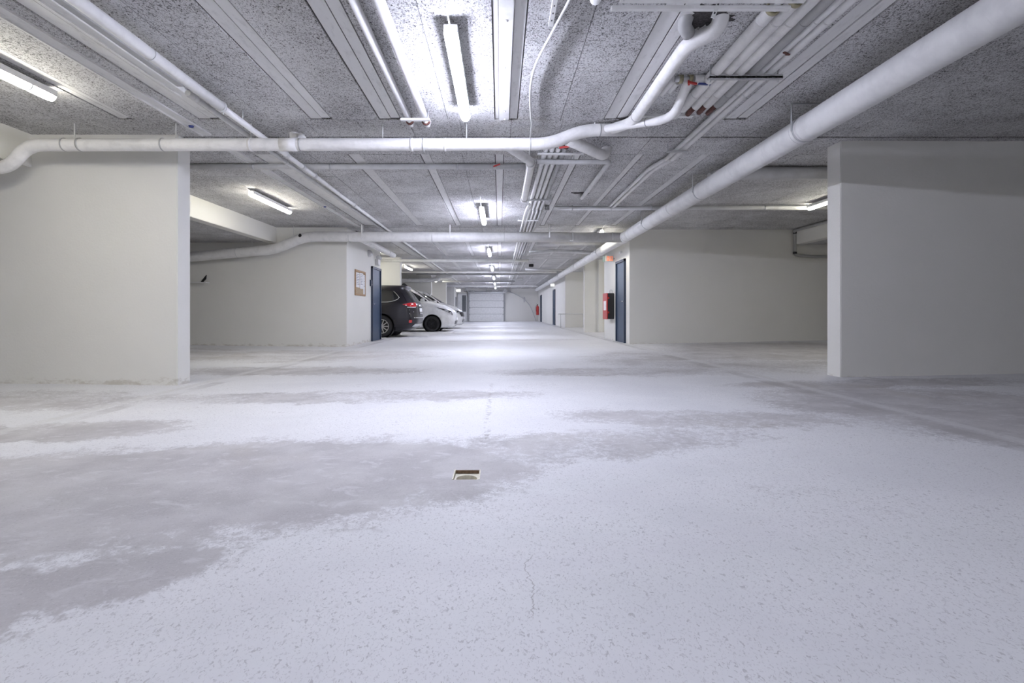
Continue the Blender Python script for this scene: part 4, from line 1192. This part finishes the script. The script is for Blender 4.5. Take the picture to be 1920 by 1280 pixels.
for s in (1, -1):
    gl = side_patch(T1, [(-1.80, 1.24), (-1.62, 1.45), (-1.2, 1.50), (0.2, 1.49), (0.62, 1.30), (0.95, 1.13)], [(-1.80, 1.20), (-1.55, 1.115), (-1.2, 1.10), (0.95, 1.10)], s).build('side_window', 'glass', suv, local=True)
    pts_t = [(-1.2, 1.10), (-1.55, 1.115), (-1.80, 1.22), (-1.72, 1.36), (-1.62, 1.45)]
    def sd(p): return (p[0], s * (side_y(T1, p[0], p[1]) + 0.010), p[1])
    MB().tube([sd((0.9, 1.095))] + [sd((0.9 - 0.15 * k, 1.095)) for k in range(1, 15)] + [sd(p) for p in spline([Vector((q[0], q[1], 0)) for q in pts_t], 5)], 0.011, 6).build('chrome_trim', 'chrome', gl, local=True)
    # tail lamp wrapping the corner; theta goes from side (90) to rear (180)
    a0, a1 = (121, 164) if s > 0 else (239, 196)
    tl = wrap_patch(T1, math.radians(a0), math.radians(a1), lambda t: 1.02 - 0.06 * min(1, t * 2.2), lambda t: 1.04 + 0.05 * min(1, t * 2.2), 0.012).build('tail_lamp', 'tail', suv, local=True)
    a0, a1 = (132, 160) if s > 0 else (228, 200)
    wrap_patch(T1, math.radians(a0), math.radians(a1), lambda t: 0.93, lambda t: 0.955, 0.012, 10, 2).build('lamp_strip', 'lens', tl, local=True)
    a0, a1 = (134, 142) if s > 0 else (226, 218)
    wrap_patch(T1, math.radians(a0), math.radians(a1), lambda t: 0.46, lambda t: 0.54, 0.010, 8, 3).build('fog_lamp', 'tail', suv, local=True)
    MB().rbox(0.62, 0.80, s * 0.90 - 0.02 if s > 0 else -1.08, 1.08 if s > 0 else -0.88, 1.06, 1.2, 0.03).build('door_mirror', 'suv', suv, local=True)
    side_patch(T1, [(-0.9, 0.93), (-0.65, 0.93)], [(-0.9, 0.90), (-0.65, 0.90)], s, 0.02, 6, 2).build('door_handle', 'chrome', suv, local=True)
    wrap_patch(T1, math.radians(20 * s), math.radians(62 * s), lambda t: 0.82, lambda t: 0.93 - 0.03 * t, 0.01).build('headlamp', 'lens', suv, local=True)
end_patch(T1, -0.79, 0.79, 1.12, 1.52, False, taper=0.16).build('rear_window', 'glass', suv, local=True)
end_patch(T1, -0.60, 0.60, 1.15, 1.46, True, taper=0.05).build('windscreen', 'glass', suv, local=True)
end_patch(T1, -0.70, 0.70, 0.33, 0.42, False, 0.014).build('bumper_trim', 'chrome', suv, local=True)
end_patch(T1, -0.74, 0.74, 0.60, 0.63, False, 0.010).build('bumper_line', 'metal', suv, local=True)
end_patch(T1, -0.34, 0.34, 0.965, 1.05, False, 0.016).build('garnish', 'chrome', suv, local=True)
end_patch(T1, -0.28, 0.28, 0.74, 0.955, False, 0.008).build('plate_recess', 'black', suv, local=True)
end_patch(T1, -0.26, 0.26, 0.80, 0.92, False, 0.020).build('number_plate', 'paper', suv, local=True)
end_patch(T1, -0.27, 0.27, 0.735, 0.765, False, 0.022).build('hatch_handle', 'chrome', suv, local=True)
for (y, z) in ((0.80, 0.86), (0.80, 0.74), (0.72, 0.80)):
    MB().lathe([(0.0001, 0.01), (0.018, 0.008), (0.02, 0)], (end_x(T1, y, z, False), y, z), (-1, 0, 0), 10).build('sensor', 'lens', suv, local=True)
MB().prism([(-1.95, 1.645), (-1.72, 1.66), (-1.78, 1.735), (-1.84, 1.735)], 'y', -0.02, 0.02).build('antenna_fin', 'black', suv, local=True)
MB().rbox(-1.9, 1.9, -0.7, 0.7, 0.19, 0.26, 0.02).build('underbody', 'dark', suv, local=True)

# white minivan, its nose towards the lane
T2 = [(0.16, -1.95, 2.05, 0.80, 4.8), (0.24, -2.10, 2.19, 0.85, 4.8), (0.40, -2.18, 2.23, 0.88, 4.6), (0.58, -2.20, 2.23, 0.885, 4.4), (0.74, -2.18, 2.20, 0.885, 4.2),
      (0.86, -2.18, 2.14, 0.885, 4.2), (0.96, -2.17, 2.03, 0.88, 4.2), (1.05, -2.16, 1.86, 0.87, 4.4), (1.12, -2.15, 1.66, 0.865, 4.6), (1.18, -2.14, 1.42, 0.855, 4.8), (1.23, -2.13, 1.25, 0.84, 5.0),
      (1.42, -2.10, 0.98, 0.80, 5.0), (1.60, -2.05, 0.71, 0.76, 5.0), (1.74, -1.98, 0.47, 0.71, 4.8), (1.81, -1.88, 0.20, 0.64, 4.6), (1.835, -1.72, -0.15, 0.52, 4.2), (1.84, -1.4, -0.5, 0.38, 3.6)]
def hatch(label, loc, wheel_rim, nose_extra):
    r = thing('parked_minivan', label, 'car', loc)
    wr = 0.320
    wh = [(1.30, 1), (1.30, -1), (-1.38, 1), (-1.38, -1)]
    car_body(T2, wh, wr, 'carw', r)
    for (x, s) in wh:
        car_wheel(x, s, 0.885, wr, r, 7, wheel_rim)
    for s in (1, -1):
        gl = side_patch(T2, [(-1.90, 1.42), (-1.6, 1.66), (0.35, 1.68), (0.66, 1.52), (1.10, 1.26)], [(-1.90, 1.25), (1.10, 1.23)], s).build('side_window', 'glass', r, local=True)
        th0, th1 = (56, 26) if s > 0 else (-56, -26)
        hl = wrap_patch(T2, math.radians(th0), math.radians(th1), lambda t: 0.955 - 0.30 * t, lambda t: 0.985 - 0.16 * t, 0.012).build('headlamp', 'black', r, local=True)
        wrap_patch(T2, math.radians(th0 * 0.80), math.radians(th0 * 0.66), lambda t: 0.85 - 0.06 * t, lambda t: 0.90 - 0.05 * t, 0.017, 6, 3).build('lamp_lens', 'lens', hl, local=True)
        wrap_patch(T2, math.radians(th0 * 0.62), math.radians(th0 * 0.52), lambda t: 0.74 - 0.04 * t, lambda t: 0.81 - 0.03 * t, 0.017, 6, 3).build('lamp_lens', 'lens', hl, local=True)
        y0, y1 = sorted((s * 0.87, s * 1.05))
        MB().rbox(0.86, 1.02, y0, y1, 1.20, 1.34, 0.03).build('door_mirror', 'carw', r, local=True)
        MB().tube([(1.14, s * 0.795, 1.24), (0.82, s * 0.735, 1.48), (0.50, s * 0.68, 1.70), (0.32, s * 0.64, 1.77)], 0.018, 6).build('window_pillar', 'carw', r, local=True)
        side_patch(T2, [(-0.3, 0.90), (-0.08, 0.90)], [(-0.3, 0.87), (-0.08, 0.87)], s, 0.02, 6, 2).build('door_handle', 'carw', r, local=True)
    end_patch(T2, -0.70, 0.70, 1.25, 1.74, True, taper=0.10).build('windscreen', 'glass', r, local=True)
    end_patch(T2, -0.60, 0.60, 1.25, 1.66, False, taper=0.10).build('rear_window', 'glass', r, local=True)
    end_patch(T2, -0.50, 0.50, 0.30, 0.44, True, 0.010).build('lower_grille', 'black', r, local=True)
    end_patch(T2, -0.26, 0.26, 0.46, 0.57, True, 0.016).build('number_plate', 'paper', r, local=True)
    if nose_extra:
        end_patch(T2, -0.60, 0.60, 0.58, 0.80, True, 0.012).build('grille', 'black', r, local=True)
    end_patch(T2, -0.74, 0.74, 0.17, 0.235, True, 0.03).build('bumper_lip', 'carw', r, local=True)
    MB().rbox(-1.8, 1.8, -0.68, 0.68, 0.13, 0.22, 0.02).build('underbody', 'dark', r, local=True)
    MB().tube([(1.24, 0.5, 1.255), (1.24, 0.0, 1.275), (1.24, -0.5, 1.255)], 0.008, 6).build('wiper', 'black', r, local=True)
    return r
hatch('white minivan parked nose out behind the dark SUV', (-4.03, 21.45, fz(-3.6)), 'black', False)
hatch('white car with dark grille, only its nose showing past the white minivan', (-4.0, 25.2, fz(-3.6)), 'alloy', True)

bpy.context.view_layer.update()
